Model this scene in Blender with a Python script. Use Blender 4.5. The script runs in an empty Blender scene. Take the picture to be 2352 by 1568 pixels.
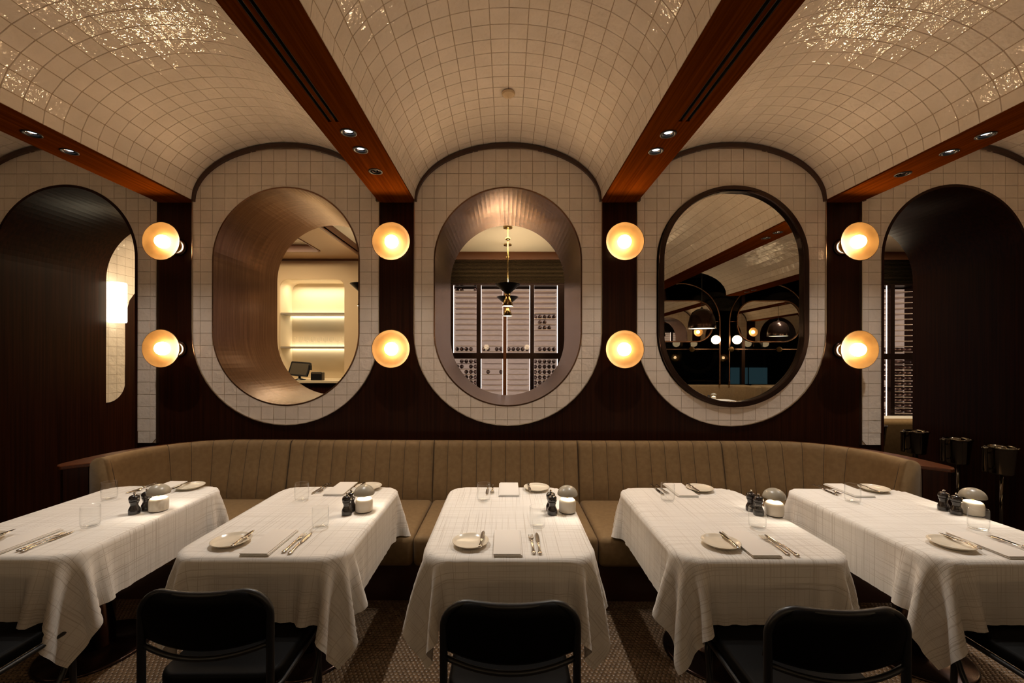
import bpy, bmesh, math, random
import numpy as np
from mathutils import Vector, Matrix
from mathutils.geometry import tessellate_polygon

random.seed(7)
PI = math.pi
SC = bpy.context.scene
COL = SC.collection

# ------------------------------------------------------------------ camera, world, exposure
FPX, EYE, WALL = 980.0, 1.62, 3.85
YAW, ROLL = math.radians(0.30), math.radians(0.10)
cam_data = bpy.data.cameras.new('camera')
cam_data.sensor_width = 36.0
cam_data.lens = FPX * 36.0 / 2352.0
cam_data.clip_start = 0.05
cam_data.shift_x = (1176 - (1163 - FPX * math.tan(YAW))) / 2352.0
cam_data.shift_y = (825 - 784) / 2352.0
cam = bpy.data.objects.new('camera', cam_data)
COL.objects.link(cam)
cam.matrix_world = Matrix.Translation((0, 0, EYE)) @ Matrix.Rotation(YAW, 4, 'Z') @ Matrix.Rotation(PI / 2, 4, 'X') @ Matrix.Rotation(ROLL, 4, 'Z')
SC.camera = cam

world = bpy.data.worlds.new('night')
world.use_nodes = True
world.node_tree.nodes['Background'].inputs[0].default_value = (0.02, 0.022, 0.03, 1)
world.node_tree.nodes['Background'].inputs[1].default_value = 0.05
SC.world = world
SC.view_settings.view_transform = 'Standard'
SC.view_settings.look = 'None'
SC.view_settings.gamma = 1.0
SC.view_settings.use_curve_mapping = False
SC.view_settings.exposure = 0.0

SPOT_W, SCONCE_E, TABLE_LAMP_W = 28.0, 102.0, 0.22
SPOT_C = (1.0, 0.945, 0.87)
SCONCE_C = (1.0, 0.66, 0.36)

S = WALL / FPX            # metres per photo pixel on the wall
def Z(py, d=WALL): return EYE - (py - 825) * d / FPX
def X(px, d=WALL): return (px - 1163) * d / FPX

# ------------------------------------------------------------------ materials
def pm(name, col, rough=0.5, metal=0.0, col2=None, nscale=(5, 5, 5), bump=0.0, bscale=(20, 20, 20), coat=0.0,
       emis=None, estr=0.0, detail=3.0, lo=0.35, hi=0.65, coords='pos', spec=0.5, randomise=0.0, bdist=0.01, aniso=0.0, sheen=0.0, bump2=None):
    m = bpy.data.materials.new(name)
    m.use_nodes = True
    nt = m.node_tree
    b = nt.nodes['Principled BSDF']
    b.inputs['Base Color'].default_value = (*col, 1)
    b.inputs['Roughness'].default_value = rough
    b.inputs['Metallic'].default_value = metal
    b.inputs['Coat Weight'].default_value = coat
    b.inputs['Coat Roughness'].default_value = 0.12
    b.inputs['Specular IOR Level'].default_value = spec
    if sheen:
        b.inputs['Sheen Weight'].default_value = sheen
    if emis:
        b.inputs['Emission Color'].default_value = (*emis, 1)
        b.inputs['Emission Strength'].default_value = estr
    src = None
    if col2 or bump:
        if coords == 'pos':
            src = nt.nodes.new('ShaderNodeNewGeometry').outputs['Position']
        else:
            src = nt.nodes.new('ShaderNodeTexCoord').outputs['Object' if coords == 'obj' else 'UV']
    def noise(scale, det):
        mp = nt.nodes.new('ShaderNodeMapping')
        mp.inputs['Scale'].default_value = scale
        nt.links.new(src, mp.inputs['Vector'])
        n = nt.nodes.new('ShaderNodeTexNoise')
        n.inputs['Scale'].default_value = 1.0
        n.inputs['Detail'].default_value = det
        nt.links.new(mp.outputs[0], n.inputs['Vector'])
        return n.outputs['Fac']
    last = None
    if col2:
        r = nt.nodes.new('ShaderNodeMapRange')
        r.inputs['From Min'].default_value = lo
        r.inputs['From Max'].default_value = hi
        nt.links.new(noise(nscale, detail), r.inputs['Value'])
        mx = nt.nodes.new('ShaderNodeMix')
        mx.data_type = 'RGBA'
        mx.inputs[6].default_value = (*col, 1)
        mx.inputs[7].default_value = (*col2, 1)
        nt.links.new(r.outputs[0], mx.inputs[0])
        last = mx.outputs[2]
    if randomise:
        oi = nt.nodes.new('ShaderNodeObjectInfo')
        hs = nt.nodes.new('ShaderNodeHueSaturation')
        r = nt.nodes.new('ShaderNodeMapRange')
        r.inputs['To Min'].default_value = 1 - randomise
        r.inputs['To Max'].default_value = 1 + randomise
        nt.links.new(oi.outputs['Random'], r.inputs['Value'])
        nt.links.new(r.outputs[0], hs.inputs['Value'])
        if last: nt.links.new(last, hs.inputs['Color'])
        else: hs.inputs['Color'].default_value = (*col, 1)
        last = hs.outputs[0]
    if last:
        nt.links.new(last, b.inputs['Base Color'])
    if bump:
        bp = nt.nodes.new('ShaderNodeBump')
        bp.inputs['Strength'].default_value = bump
        bp.inputs['Distance'].default_value = bdist
        nt.links.new(noise(bscale, 2.0), bp.inputs['Height'])
        out = bp.outputs[0]
        if bump2:
            b2 = nt.nodes.new('ShaderNodeBump')
            b2.inputs['Strength'].default_value = bump2[0]
            b2.inputs['Distance'].default_value = bump2[2]
            nt.links.new(noise(bump2[1], 2.0), b2.inputs['Height'])
            nt.links.new(out, b2.inputs['Normal'])
            out = b2.outputs[0]
        nt.links.new(out, b.inputs['Normal'])
    return m

def emission(name, col, strength):
    m = bpy.data.materials.new(name)
    m.use_nodes = True
    nt = m.node_tree
    nt.nodes.clear()
    e = nt.nodes.new('ShaderNodeEmission')
    e.inputs[0].default_value = (*col, 1)
    e.inputs[1].default_value = strength
    o = nt.nodes.new('ShaderNodeOutputMaterial')
    nt.links.new(e.outputs[0], o.inputs[0])
    return m

def thin_glass(name, tint=(0.993, 0.995, 0.993), rough=0.02, ior=1.5):
    m = bpy.data.materials.new(name)
    m.use_nodes = True
    nt = m.node_tree
    nt.nodes.clear()
    t = nt.nodes.new('ShaderNodeBsdfTransparent'); t.inputs[0].default_value = (*tint, 1)
    g = nt.nodes.new('ShaderNodeBsdfGlossy'); g.inputs['Roughness'].default_value = rough
    lw = nt.nodes.new('ShaderNodeLayerWeight'); lw.inputs['Blend'].default_value = 0.5
    pw = nt.nodes.new('ShaderNodeMath'); pw.operation = 'POWER'; pw.inputs[1].default_value = 4.0
    nt.links.new(lw.outputs['Facing'], pw.inputs[0])
    f = nt.nodes.new('ShaderNodeMath'); f.operation = 'MULTIPLY_ADD'; f.inputs[1].default_value = 0.65; f.inputs[2].default_value = 0.02
    nt.links.new(pw.outputs[0], f.inputs[0])
    mx = nt.nodes.new('ShaderNodeMixShader')
    o = nt.nodes.new('ShaderNodeOutputMaterial')
    nt.links.new(f.outputs[0], mx.inputs[0]); nt.links.new(t.outputs[0], mx.inputs[1]); nt.links.new(g.outputs[0], mx.inputs[2])
    nt.links.new(mx.outputs[0], o.inputs[0])
    return m

def amber_glass():
    m = pm('amber_glass', (0.088, 0.050, 0.0160), rough=0.5, metal=0.2, col2=(0.130, 0.078, 0.027), nscale=(7, 7, 7), detail=4, spec=0.12)
    nt = m.node_tree
    b = nt.nodes['Principled BSDF']
    tl = nt.nodes.new('ShaderNodeBsdfTranslucent'); tl.inputs[0].default_value = (0.25, 0.10, 0.02, 1)
    mx = nt.nodes.new('ShaderNodeMixShader'); mx.inputs[0].default_value = 0.10
    o = nt.nodes['Material Output']
    nt.links.new(b.outputs[0], mx.inputs[1]); nt.links.new(tl.outputs[0], mx.inputs[2]); nt.links.new(mx.outputs[0], o.inputs[0])
    return m

def cloth_material():
    m = bpy.data.materials.new('linen_cloth')
    m.use_nodes = True
    nt = m.node_tree
    b = nt.nodes['Principled BSDF']
    b.inputs['Roughness'].default_value = 0.85
    b.inputs['Specular IOR Level'].default_value = 0.2
    b.inputs['Sheen Weight'].default_value = 0.15
    uv = nt.nodes.new('ShaderNodeTexCoord').outputs['UV']
    facs = []
    for sc_ in ((210, 1.6, 1), (1.6, 210, 1)):
        mp = nt.nodes.new('ShaderNodeMapping'); mp.inputs['Scale'].default_value = sc_
        nt.links.new(uv, mp.inputs['Vector'])
        n = nt.nodes.new('ShaderNodeTexNoise'); n.inputs['Scale'].default_value = 1; n.inputs['Detail'].default_value = 1.0
        nt.links.new(mp.outputs[0], n.inputs['Vector'])
        r = nt.nodes.new('ShaderNodeMapRange'); r.inputs['From Min'].default_value = 0.56; r.inputs['From Max'].default_value = 0.70
        nt.links.new(n.outputs['Fac'], r.inputs['Value'])
        facs.append(r.outputs[0])
    mxx = nt.nodes.new('ShaderNodeMath'); mxx.operation = 'MAXIMUM'
    nt.links.new(facs[0], mxx.inputs[0]); nt.links.new(facs[1], mxx.inputs[1])
    c = nt.nodes.new('ShaderNodeMix'); c.data_type = 'RGBA'
    c.inputs[6].default_value = (0.75, 0.715, 0.665, 1); c.inputs[7].default_value = (0.56, 0.51, 0.45, 1)
    nt.links.new(mxx.outputs[0], c.inputs[0])
    nt.links.new(c.outputs[2], b.inputs['Base Color'])
    bp = nt.nodes.new('ShaderNodeBump'); bp.inputs['Strength'].default_value = 0.3; bp.inputs['Distance'].default_value = 0.001; bp.invert = True
    nt.links.new(mxx.outputs[0], bp.inputs['Height']); nt.links.new(bp.outputs[0], b.inputs['Normal'])
    return m

M = {}
M['tile'] = pm('glazed_tile', (0.85, 0.755, 0.665), rough=0.035, col2=(0.79, 0.70, 0.61), nscale=(6, 6, 6), bump=0.5, bscale=(14, 14, 14),
               bdist=0.012, randomise=0.03, bump2=(0.7, (40, 40, 40), 0.005), spec=0.6)
M['grout'] = pm('grout', (0.44, 0.33, 0.23), rough=0.9)
M['edge_metal'] = pm('pale_edge_metal', (0.55, 0.46, 0.36), rough=0.3, metal=1.0)
M['wood'] = pm('mahogany', (0.014, 0.0035, 0.0013), spec=0.12, rough=0.36, col2=(0.030, 0.0075, 0.0025), nscale=(60, 60, 1.2), detail=6, coat=0.0, bump=0.04, bscale=(200, 200, 3), bdist=0.002)
M['beam_wood'] = pm('beam_mahogany', (0.066, 0.0135, 0.0008), rough=0.36, col2=(0.110, 0.025, 0.002), nscale=(70, 1.5, 70), detail=6, spec=0.0)
M['dark_trim'] = pm('dark_trim', (0.05, 0.016, 0.010), rough=0.3, coat=0.3)
M['bronze'] = pm('brushed_bronze', (0.255, 0.150, 0.100), rough=0.26, metal=1.0, col2=(0.19, 0.108, 0.070), nscale=(2.0, 45, 2.0), detail=5, bump=0.08, bscale=(3, 160, 3), bdist=0.002)
M['dark_bronze'] = pm('dark_bronze', (0.05, 0.028, 0.022), rough=0.22, metal=0.8)
M['brass'] = pm('brass', (0.62, 0.42, 0.16), rough=0.25, metal=1.0)
M['chrome'] = pm('chrome', (0.62, 0.57, 0.52), rough=0.12, metal=1.0)
M['dark_chrome'] = pm('smoked_chrome', (0.20, 0.165, 0.12), rough=0.14, metal=1.0)
M['ledge'] = pm('ledge_mahogany', (0.055, 0.014, 0.003), rough=0.3, spec=0.3, col2=(0.085, 0.022, 0.005), nscale=(60, 3, 60), detail=6)
M['steel'] = pm('silverware', (0.66, 0.61, 0.55), rough=0.16, metal=1.0)
M['black'] = pm('black_paint', (0.006, 0.006, 0.007), rough=0.4)
M['leather'] = pm('black_leather', (0.0022, 0.0019, 0.0018), spec=0.07, rough=0.5, bump=0.08, bscale=(160, 160, 160), bdist=0.002)
M['fabric'] = pm('tan_upholstery', (0.178, 0.110, 0.049), spec=0.15, rough=0.62, col2=(0.205, 0.130, 0.060), nscale=(30, 30, 30), bump=0.06, bscale=(300, 300, 300), bdist=0.001, sheen=0.05)
M['fabric_dark'] = pm('seam_piping', (0.045, 0.026, 0.011), rough=0.7)
M['hex'] = pm('hex_tile', (0.24, 0.150, 0.082), rough=0.4, col2=(0.16, 0.098, 0.052), nscale=(25, 25, 25), bump=0.05, bscale=(60, 60, 60))
M['hex_grout'] = pm('floor_grout', (0.02, 0.012, 0.007), rough=0.9)
M['cloth'] = cloth_material()
M['napkin'] = pm('white_napkin', (0.72, 0.675, 0.62), rough=0.9, bump=0.1, bscale=(400, 400, 400), bdist=0.001)
M['ceramic'] = pm('ivory_ceramic', (0.74, 0.66, 0.53), rough=0.2, col2=(0.70, 0.62, 0.49), nscale=(20, 20, 20), spec=0.5)
M['lamp_body'] = pm('stone_grey_enamel', (0.36, 0.32, 0.25), rough=0.32)
M['lamp_white'] = pm('off_white_enamel', (0.74, 0.68, 0.58), rough=0.38)
M['mill'] = pm('black_wood_mill', (0.014, 0.010, 0.009), rough=0.22, coat=0.5)
M['glass'] = thin_glass('clear_glass')
M['window_glass'] = thin_glass('night_window_glass', (0.35, 0.38, 0.38), 0.0)
M['amber'] = amber_glass()
M['globe'] = emission('opal_globe', SCONCE_C, SCONCE_E)
M['neck'] = emission('sconce_neck_glow', (1.0, 0.74, 0.46), 5.0)
M['lamp_glow'] = emission('table_lamp_led', (1.0, 0.86, 0.68), 30.0)
M['spot_glow'] = emission('downlight_led', (0.80, 0.88, 1.0), 5.0)
M['opal'] = emission('opal_cylinder', (1.0, 0.83, 0.55), 5.0)
M['mirror'] = pm('mirror_glass', (0.86, 0.85, 0.79), rough=0.0, metal=1.0)
M['cream'] = pm('cream_plaster', (0.62, 0.47, 0.30), rough=0.7)
M['soffit'] = pm('tan_soffit', (0.50, 0.31, 0.16), rough=0.6)
M['cream_light'] = pm('light_cream_plaster', (0.74, 0.62, 0.44), rough=0.7)
M['orange_wood'] = pm('warm_wood_band', (0.13, 0.042, 0.012), rough=0.4)
M['ribbed'] = pm('ribbed_bronze', (0.030, 0.020, 0.011), rough=0.4, metal=1.0)
M['led'] = emission('led_strip', (1.0, 0.88, 0.62), 9.0)
M['led_cool'] = emission('cabinet_led', (1.0, 0.84, 0.76), 3.0)
M['cab_back'] = pm('cabinet_back', (0.42, 0.31, 0.27), rough=0.6, col2=(0.30, 0.22, 0.19), nscale=(12, 12, 30), emis=(1.0, 0.70, 0.54), estr=0.30)
M['bottle'] = pm('wine_bottle', (0.10, 0.05, 0.05), rough=0.15, col2=(0.34, 0.22, 0.20), nscale=(9, 9, 9))
M['acrylic'] = pm('acrylic_rack', (0.60, 0.46, 0.38), rough=0.25)
M['screen'] = pm('grey_screen', (0.09, 0.075, 0.055), rough=0.15)
M['blue'] = emission('lit_blue_panel', (0.10, 0.19, 0.24), 1.0)
M['shelf'] = pm('smoked_shelf', (0.30, 0.25, 0.19), rough=0.3)

# ------------------------------------------------------------------ helpers
def link(name, me, m=None, parent=None, loc=None, smooth=False):
    o = bpy.data.objects.new(name, me)
    COL.objects.link(o)
    if m is not None and me is not None and len(me.materials) == 0:
        me.materials.append(m)
    if parent is not None: o.parent = parent
    if loc is not None: o.location = loc
    if smooth:
        me.polygons.foreach_set('use_smooth', [True] * len(me.polygons))
    return o

def tag(o, label=None, cat=None, group=None, kind=None):
    if label: o['label'] = label
    if cat: o['category'] = cat
    if group: o['group'] = group
    if kind: o['kind'] = kind
    return o

def thing(name, label, cat, loc=(0, 0, 0), rotz=0.0, group=None):
    o = bpy.data.objects.new(name, None)
    o.empty_display_size = 0.05
    COL.objects.link(o)
    o.location = loc
    o.rotation_euler = (0, 0, rotz)
    return tag(o, label, cat, group)

def struct(name, me, m, parent=None, smooth=False):
    o = link(name, me, m, parent, smooth=smooth)
    if parent is None: o['kind'] = 'structure'
    return o

def copy_tree(o, parent=None):
    c = o.copy()
    COL.objects.link(c)
    if parent is not None: c.parent = parent
    for ch in list(o.children): copy_tree(ch, c)
    return c

def pydata(name, verts, faces):
    me = bpy.data.meshes.new(name)
    me.from_pydata([tuple(v) for v in verts], [], [tuple(f) for f in faces])
    me.update()
    return me

def fixn(me):
    bm = bmesh.new(); bm.from_mesh(me)
    bmesh.ops.recalc_face_normals(bm, faces=bm.faces)
    bm.to_mesh(me); bm.free()
    return me

class G:
    """collects simple shapes into one mesh"""
    def __init__(s): s.v = []; s.f = []
    def add(s, v, f):
        n = len(s.v)
        s.v += [tuple(p) for p in v]
        s.f += [tuple(i + n for i in q) for q in f]
        return s
    def box(s, x0, x1, y0, y1, z0, z1):
        return s.add([(x0, y0, z0), (x1, y0, z0), (x1, y1, z0), (x0, y1, z0), (x0, y0, z1), (x1, y0, z1), (x1, y1, z1), (x0, y1, z1)],
                     [(0, 3, 2, 1), (4, 5, 6, 7), (0, 1, 5, 4), (1, 2, 6, 5), (2, 3, 7, 6), (3, 0, 4, 7)])
    def lathe(s, prof, seg=24, c=(0, 0, 0), axis='z', cap=True):
        v = []; f = []
        for r, h in prof:
            for k in range(seg):
                a = 2 * PI * k / seg
                if axis == 'z': v.append((c[0] + r * math.cos(a), c[1] + r * math.sin(a), c[2] + h))
                elif axis == 'y': v.append((c[0] + r * math.cos(a), c[1] - h, c[2] + r * math.sin(a)))
                else: v.append((c[0] + h, c[1] + r * math.cos(a), c[2] + r * math.sin(a)))
        for i in range(len(prof) - 1):
            for k in range(seg):
                k2 = (k + 1) % seg
                f.append((i * seg + k, i * seg + k2, (i + 1) * seg + k2, (i + 1) * seg + k))
        if cap and prof[0][0] > 1e-6: f.append(tuple(range(seg))[::-1])
        if cap and prof[-1][0] > 1e-6: f.append(tuple((len(prof) - 1) * seg + k for k in range(seg)))
        return s.add(v, f)
    def tube(s, pts, r, seg=10, closed=False):
        pts = [Vector(p) for p in pts]
        n = len(pts); v = []; f = []
        up = None
        for i, p in enumerate(pts):
            if closed: t = (pts[(i + 1) % n] - pts[i - 1]).normalized()
            else: t = (pts[min(i + 1, n - 1)] - pts[max(i - 1, 0)]).normalized()
            if up is None:
                up = Vector((0, 0, 1)) if abs(t.z) < 0.9 else Vector((0, 1, 0))
            a = t.cross(up)
            if a.length < 1e-5: a = t.cross(Vector((1, 0, 0)))
            a.normalize(); b = a.cross(t).normalized(); up = b
            rr = r[i] if isinstance(r, (list, tuple)) else r
            for k in range(seg):
                an = 2 * PI * k / seg
                v.append(p + a * (rr * math.cos(an)) + b * (rr * math.sin(an)))
        for i in range(n if closed else n - 1):
            j = (i + 1) % n
            for k in range(seg):
                k2 = (k + 1) % seg
                f.append((i * seg + k, i * seg + k2, j * seg + k2, j * seg + k))
        if not closed:
            f.append(tuple(range(seg))[::-1]); f.append(tuple((n - 1) * seg + k for k in range(seg)))
        return s.add(v, f)
    def prism(s, outline, holes, a0, a1, axis='y'):
        """2D outline (with holes) extruded along axis between a0 and a1"""
        loops = [list(outline)] + [list(h) for h in holes]
        flat = [p for l in loops for p in l]
        tri = tessellate_polygon([[Vector((p[0], p[1], 0)) for p in l] for l in loops])
        n = len(flat)
        def P(p, a): return (p[0], a, p[1]) if axis == 'y' else ((p[0], p[1], a) if axis == 'z' else (a, p[0], p[1]))
        v = [P(p, a0) for p in flat] + [P(p, a1) for p in flat]
        f = [tuple(t) for t in tri] + [tuple(i + n for i in t)[::-1] for t in tri]
        k = 0
        for l in loops:
            m_ = len(l)
            for i in range(m_):
                j = (i + 1) % m_
                f.append((k + i, k + j, k + j + n, k + i + n))
            k += m_
        return s.add(v, f)
    def mesh(s, name='mesh', fix=True):
        me = pydata(name, s.v, s.f)
        return fixn(me) if fix else me

def bevel(me, w, seg=2, angle=40):
    bm = bmesh.new(); bm.from_mesh(me)
    es = [e for e in bm.edges if len(e.link_faces) == 2 and e.calc_face_angle(0) > math.radians(angle)]
    bmesh.ops.bevel(bm, geom=es, offset=w, segments=seg, profile=0.5, affect='EDGES')
    bm.to_mesh(me); bm.free()
    return me

def bbox(x0, x1, y0, y1, z0, z1, w=0.0, seg=2):
    me = G().box(x0, x1, y0, y1, z0, z1).mesh('box')
    return bevel(me, w, seg) if w else me

def rrect(w, h, r, n=8, cx=0, cy=0):
    pts = []
    for (sx, sy, a0) in ((1, 1, 0), (-1, 1, 90), (-1, -1, 180), (1, -1, 270)):
        for i in range(n + 1):
            a = math.radians(a0 + 90 * i / n)
            pts.append((cx + sx * (w / 2 - r) + r * math.cos(a), cy + sy * (h / 2 - r) + r * math.sin(a)))
    return pts

def area(name, loc, size, watts, col, rot=(0, 0, 0), size_y=None, parent=None):
    l = bpy.data.lights.new(name, 'AREA')
    l.energy = watts; l.color = col; l.size = size
    if size_y: l.shape = 'RECTANGLE'; l.size_y = size_y
    o = bpy.data.objects.new(name, l); COL.objects.link(o)
    o.location = loc; o.rotation_euler = rot
    if parent: o.parent = parent
    return o

# ------------------------------------------------------------------ bay outlines on the wall plane
HB = 213.5 * S                      # half width of a tiled panel
ZS = Z(465)                         # spring line
BT, BB, ZB = 122 * S, 209 * S, Z(766)
RO = 169 * S; ZO1, ZO0 = Z(600), Z(763)
BV = 132 * S                        # vault rise
AV = 0.838                          # vault half span
ARCH_R, ZA = 167 * S, Z(593)
PITCH = 28.15 * S
YB, YBK = WALL, WALL + 1.05         # front and back faces of the thick wall

def panel_outline(cx, door=False, grow=0.0, n=28):
    a = HB + grow; pts = []
    for i in range(n + 1):
        t = PI * i / n
        pts.append((cx + a * math.cos(t), ZS + (BT + grow) * math.sin(t)))
    if door:
        pts += [(cx - a, 0.86), (cx + a, 0.86)]
    else:
        for i in range(n + 1):
            t = PI + PI * i / n
            pts.append((cx + a * math.cos(t), ZB + (BB + grow) * math.sin(t)))
    return pts

def stadium(cx, r, n=24, zc1=None, zc0=None):
    zc1 = ZO1 if zc1 is None else zc1; zc0 = ZO0 if zc0 is None else zc0
    pts = [(cx + r * math.cos(PI * i / n), zc1 + r * math.sin(PI * i / n)) for i in range(n + 1)]
    pts += [(cx + r * math.cos(PI + PI * i / n), zc0 + r * math.sin(PI + PI * i / n)) for i in range(n + 1)]
    return pts

def door_arch(cx, r, n=24, z0=0.0):
    pts = [(cx + r * math.cos(PI * i / n), ZA + r * math.sin(PI * i / n)) for i in range(n + 1)]
    return pts + [(cx - r, z0), (cx + r, z0)]

def f_panel(x, z, door):            # >0 inside
    if z > ZS: return 1 - math.hypot(x / HB, (z - ZS) / BT)
    if z < ZB and not door: return 1 - math.hypot(x / HB, (z - ZB) / BB)
    v = 1 - abs(x) / HB
    if door: v = min(v, (z - 0.86))
    return v
def f_hole(x, z, door):             # >0 outside the hole
    if door:
        if z > ZA: return math.hypot(x, z - ZA) / (ARCH_R + 0.004) - 1
        return abs(x) / (ARCH_R + 0.004) - 1
    zc = ZO1 if z > ZO1 else (ZO0 if z < ZO0 else z)
    return math.hypot(x, z - zc) / (RO + 0.004) - 1

def clip_tile(x0, x1, z0, z1, f):
    """polygon of a square tile kept where f>0 (one crossing curve)"""
    N = 7; per = []
    for i in range(N): per.append((x0 + (x1 - x0) * i / N, z0))
    for i in range(N): per.append((x1, z0 + (z1 - z0) * i / N))
    for i in range(N): per.append((x1 - (x1 - x0) * i / N, z1))
    for i in range(N): per.append((x0, z1 - (z1 - z0) * i / N))
    ins = [f(*p) > 0 for p in per]
    if all(ins): return 'full'
    if not any(ins): return None
    n = len(per)
    def cross(a, b):
        for _ in range(14):
            m = ((a[0] + b[0]) / 2, (a[1] + b[1]) / 2)
            if (f(*m) > 0) == (f(*a) > 0): a = m
            else: b = m
        return a
    start = next(i for i in range(n) if ins[i] and not ins[i - 1])
    run = []; i = start
    while ins[i % n] and len(run) < n:
        run.append(per[i % n]); i += 1
    e_in = cross(per[start - 1], per[start]); e_out = cross(per[i % n], run[-1])
    pts = [e_in] + run + [e_out]
    out = []
    for p in pts:                   # drop collinear perimeter samples
        if len(out) >= 2:
            a, b = out[-2], out[-1]
            if abs((b[0] - a[0]) * (p[1] - b[1]) - (b[1] - a[1]) * (p[0] - b[0])) < 1e-9: out.pop()
        out.append(p)
    for k in range(1, 4):           # follow the curve back
        t = k / 4
        c = (e_out[0] + (e_in[0] - e_out[0]) * t, e_out[1] + (e_in[1] - e_out[1]) * t)
        h = 1e-4
        gx = (f(c[0] + h, c[1]) - f(c[0] - h, c[1])) / (2 * h); gz = (f(c[0], c[1] + h) - f(c[0], c[1] - h)) / (2 * h)
        g2 = gx * gx + gz * gz
        if g2 > 1e-9:
            v = f(*c); c = (c[0] - v * gx / g2, c[1] - v * gz / g2)
        if x0 - .02 < c[0] < x1 + .02 and z0 - .02 < c[1] < z1 + .02: out.append(c)
    A = sum(out[i][0] * out[(i + 1) % len(out)][1] - out[(i + 1) % len(out)][0] * out[i][1] for i in range(len(out))) / 2
    if abs(A) < 2.5e-4: return None
    return out

GAP, TT = 0.0021, 0.0045
def tile_geo(w, h, inset=0.0022):
    """flat glazed tile, face towards -y, centre at origin: 10 triangles"""
    a, b = w / 2 - GAP / 2, h / 2 - GAP / 2
    i = inset
    return ([(-a, 0, -b), (a, 0, -b), (a, 0, b), (-a, 0, b), (-a + i, -TT, -b + i), (a - i, -TT, -b + i), (a - i, -TT, b - i), (-a + i, -TT, b - i)],
            [(4, 5, 6, 7), (0, 1, 5, 4), (1, 2, 6, 5), (2, 3, 7, 6), (3, 0, 4, 7)])
tv, tf = tile_geo(PITCH, PITCH)
TILE_ME = pydata('tile', tv, tf); TILE_ME.materials.append(M['tile'])

def place_poly_tile(poly, y, parent, name='tile'):
    cx = sum(p[0] for p in poly) / len(poly); cz = sum(p[1] for p in poly) / len(poly)
    g = G()
    pp = [((p[0] - cx) * 0.985, (p[1] - cz) * 0.985) for p in poly]
    g.prism(pp, [], 0, -TT, 'y')
    return link(name, g.mesh('tile_cut'), M['tile'], parent, (cx, y, cz))

def tile_panel(k, cx, door=False, single=True, hole=True):
    root = struct('wall_tile_panel', G().prism(panel_outline(cx, door), [door_arch(cx, ARCH_R, z0=0.861) if door else stadium(cx, RO)] if (hole and not door) else [], YB - 0.012, YB + 0.001).mesh() if not door else
                  G().prism(door_panel_outline(cx), [], YB - 0.012, YB + 0.001).mesh(), M['grout'])
    z_first = Z(372.1)
    cut = G()
    f = (lambda x, z: min(f_panel(x, z, door), f_hole(x, z, door)))
    for i in range(-8, 8):
        for j in range(-26, 6):
            x0, x1 = i * PITCH, (i + 1) * PITCH
            z0, z1 = z_first + j * PITCH, z_first + (j + 1) * PITCH
            r = clip_tile(x0 + GAP / 2, x1 - GAP / 2, z0 + GAP / 2, z1 - GAP / 2, f)
            if r is None: continue
            if r == 'full':
                if single:
                    o = bpy.data.objects.new('tile', TILE_ME); COL.objects.link(o); o.parent = root
                    o.location = (cx + (x0 + x1) / 2, YB - 0.012, (z0 + z1) / 2)
                    o.rotation_euler = (random.gauss(0, .004), 0, random.gauss(0, .004))
                else:
                    v, ff = tile_geo(PITCH, PITCH)
                    cut.add([(p[0] + cx + (x0 + x1) / 2, p[1] + YB - .012, p[2] + (z0 + z1) / 2) for p in v], ff)
            else:
                poly = [(p[0] + cx, p[1]) for p in r]
                if single: place_poly_tile(poly, YB - 0.012, root)
                else: cut.prism(poly, [], YB - .012, YB - .012 - TT, 'y')
    if not single:
        o = link('tile', cut.mesh('tiles'), M['tile'], root); o['kind'] = 'stuff'
    # pale metal edging round the tiles
    outl = panel_outline(cx, door); out2 = panel_outline(cx, door, 0.006)
    if not door:
        link('edging', G().prism(out2, [outl], YB - 0.028, YB).mesh(), M['edge_metal'], root)
    else:
        g = G()
        for sx in (-1, 1):
            g.box(cx + sx * HB - .003, cx + sx * HB + .003, YB - .028, YB, .86, ZS)
        g.prism([p for p in out2[:-2]] + [p for p in outl[:-2]][::-1], [], YB - .028, YB)
        link('edging', g.mesh(), M['edge_metal'], root)
    return root

def door_panel_outline(cx, n=24):
    pts = [(cx + HB * math.cos(PI * i / n), ZS + BT * math.sin(PI * i / n)) for i in range(n + 1)]
    pts += [(cx - HB, .86), (cx - ARCH_R, .86)]
    pts += [(cx + ARCH_R * math.cos(PI - PI * i / n), ZA + ARCH_R * math.sin(PI - PI * i / n)) for i in range(n + 1)]
    pts += [(cx + ARCH_R, .86), (cx + HB, .86)]
    return pts

CX = {k: 0.012 + 2.0 * k for k in range(-3, 6)}
XL, XR, YN = -7.0, 11.2, -1.75       # room limits, near end of the vaults
CEIL = 3.36

# ------------------------------------------------------------------ structure: floor, wall, vaults, beams
struct('floor', bbox(XL - .1, XR + .1, -3.6, 7.6, -0.05, 0.0), M['hex_grout'])
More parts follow.
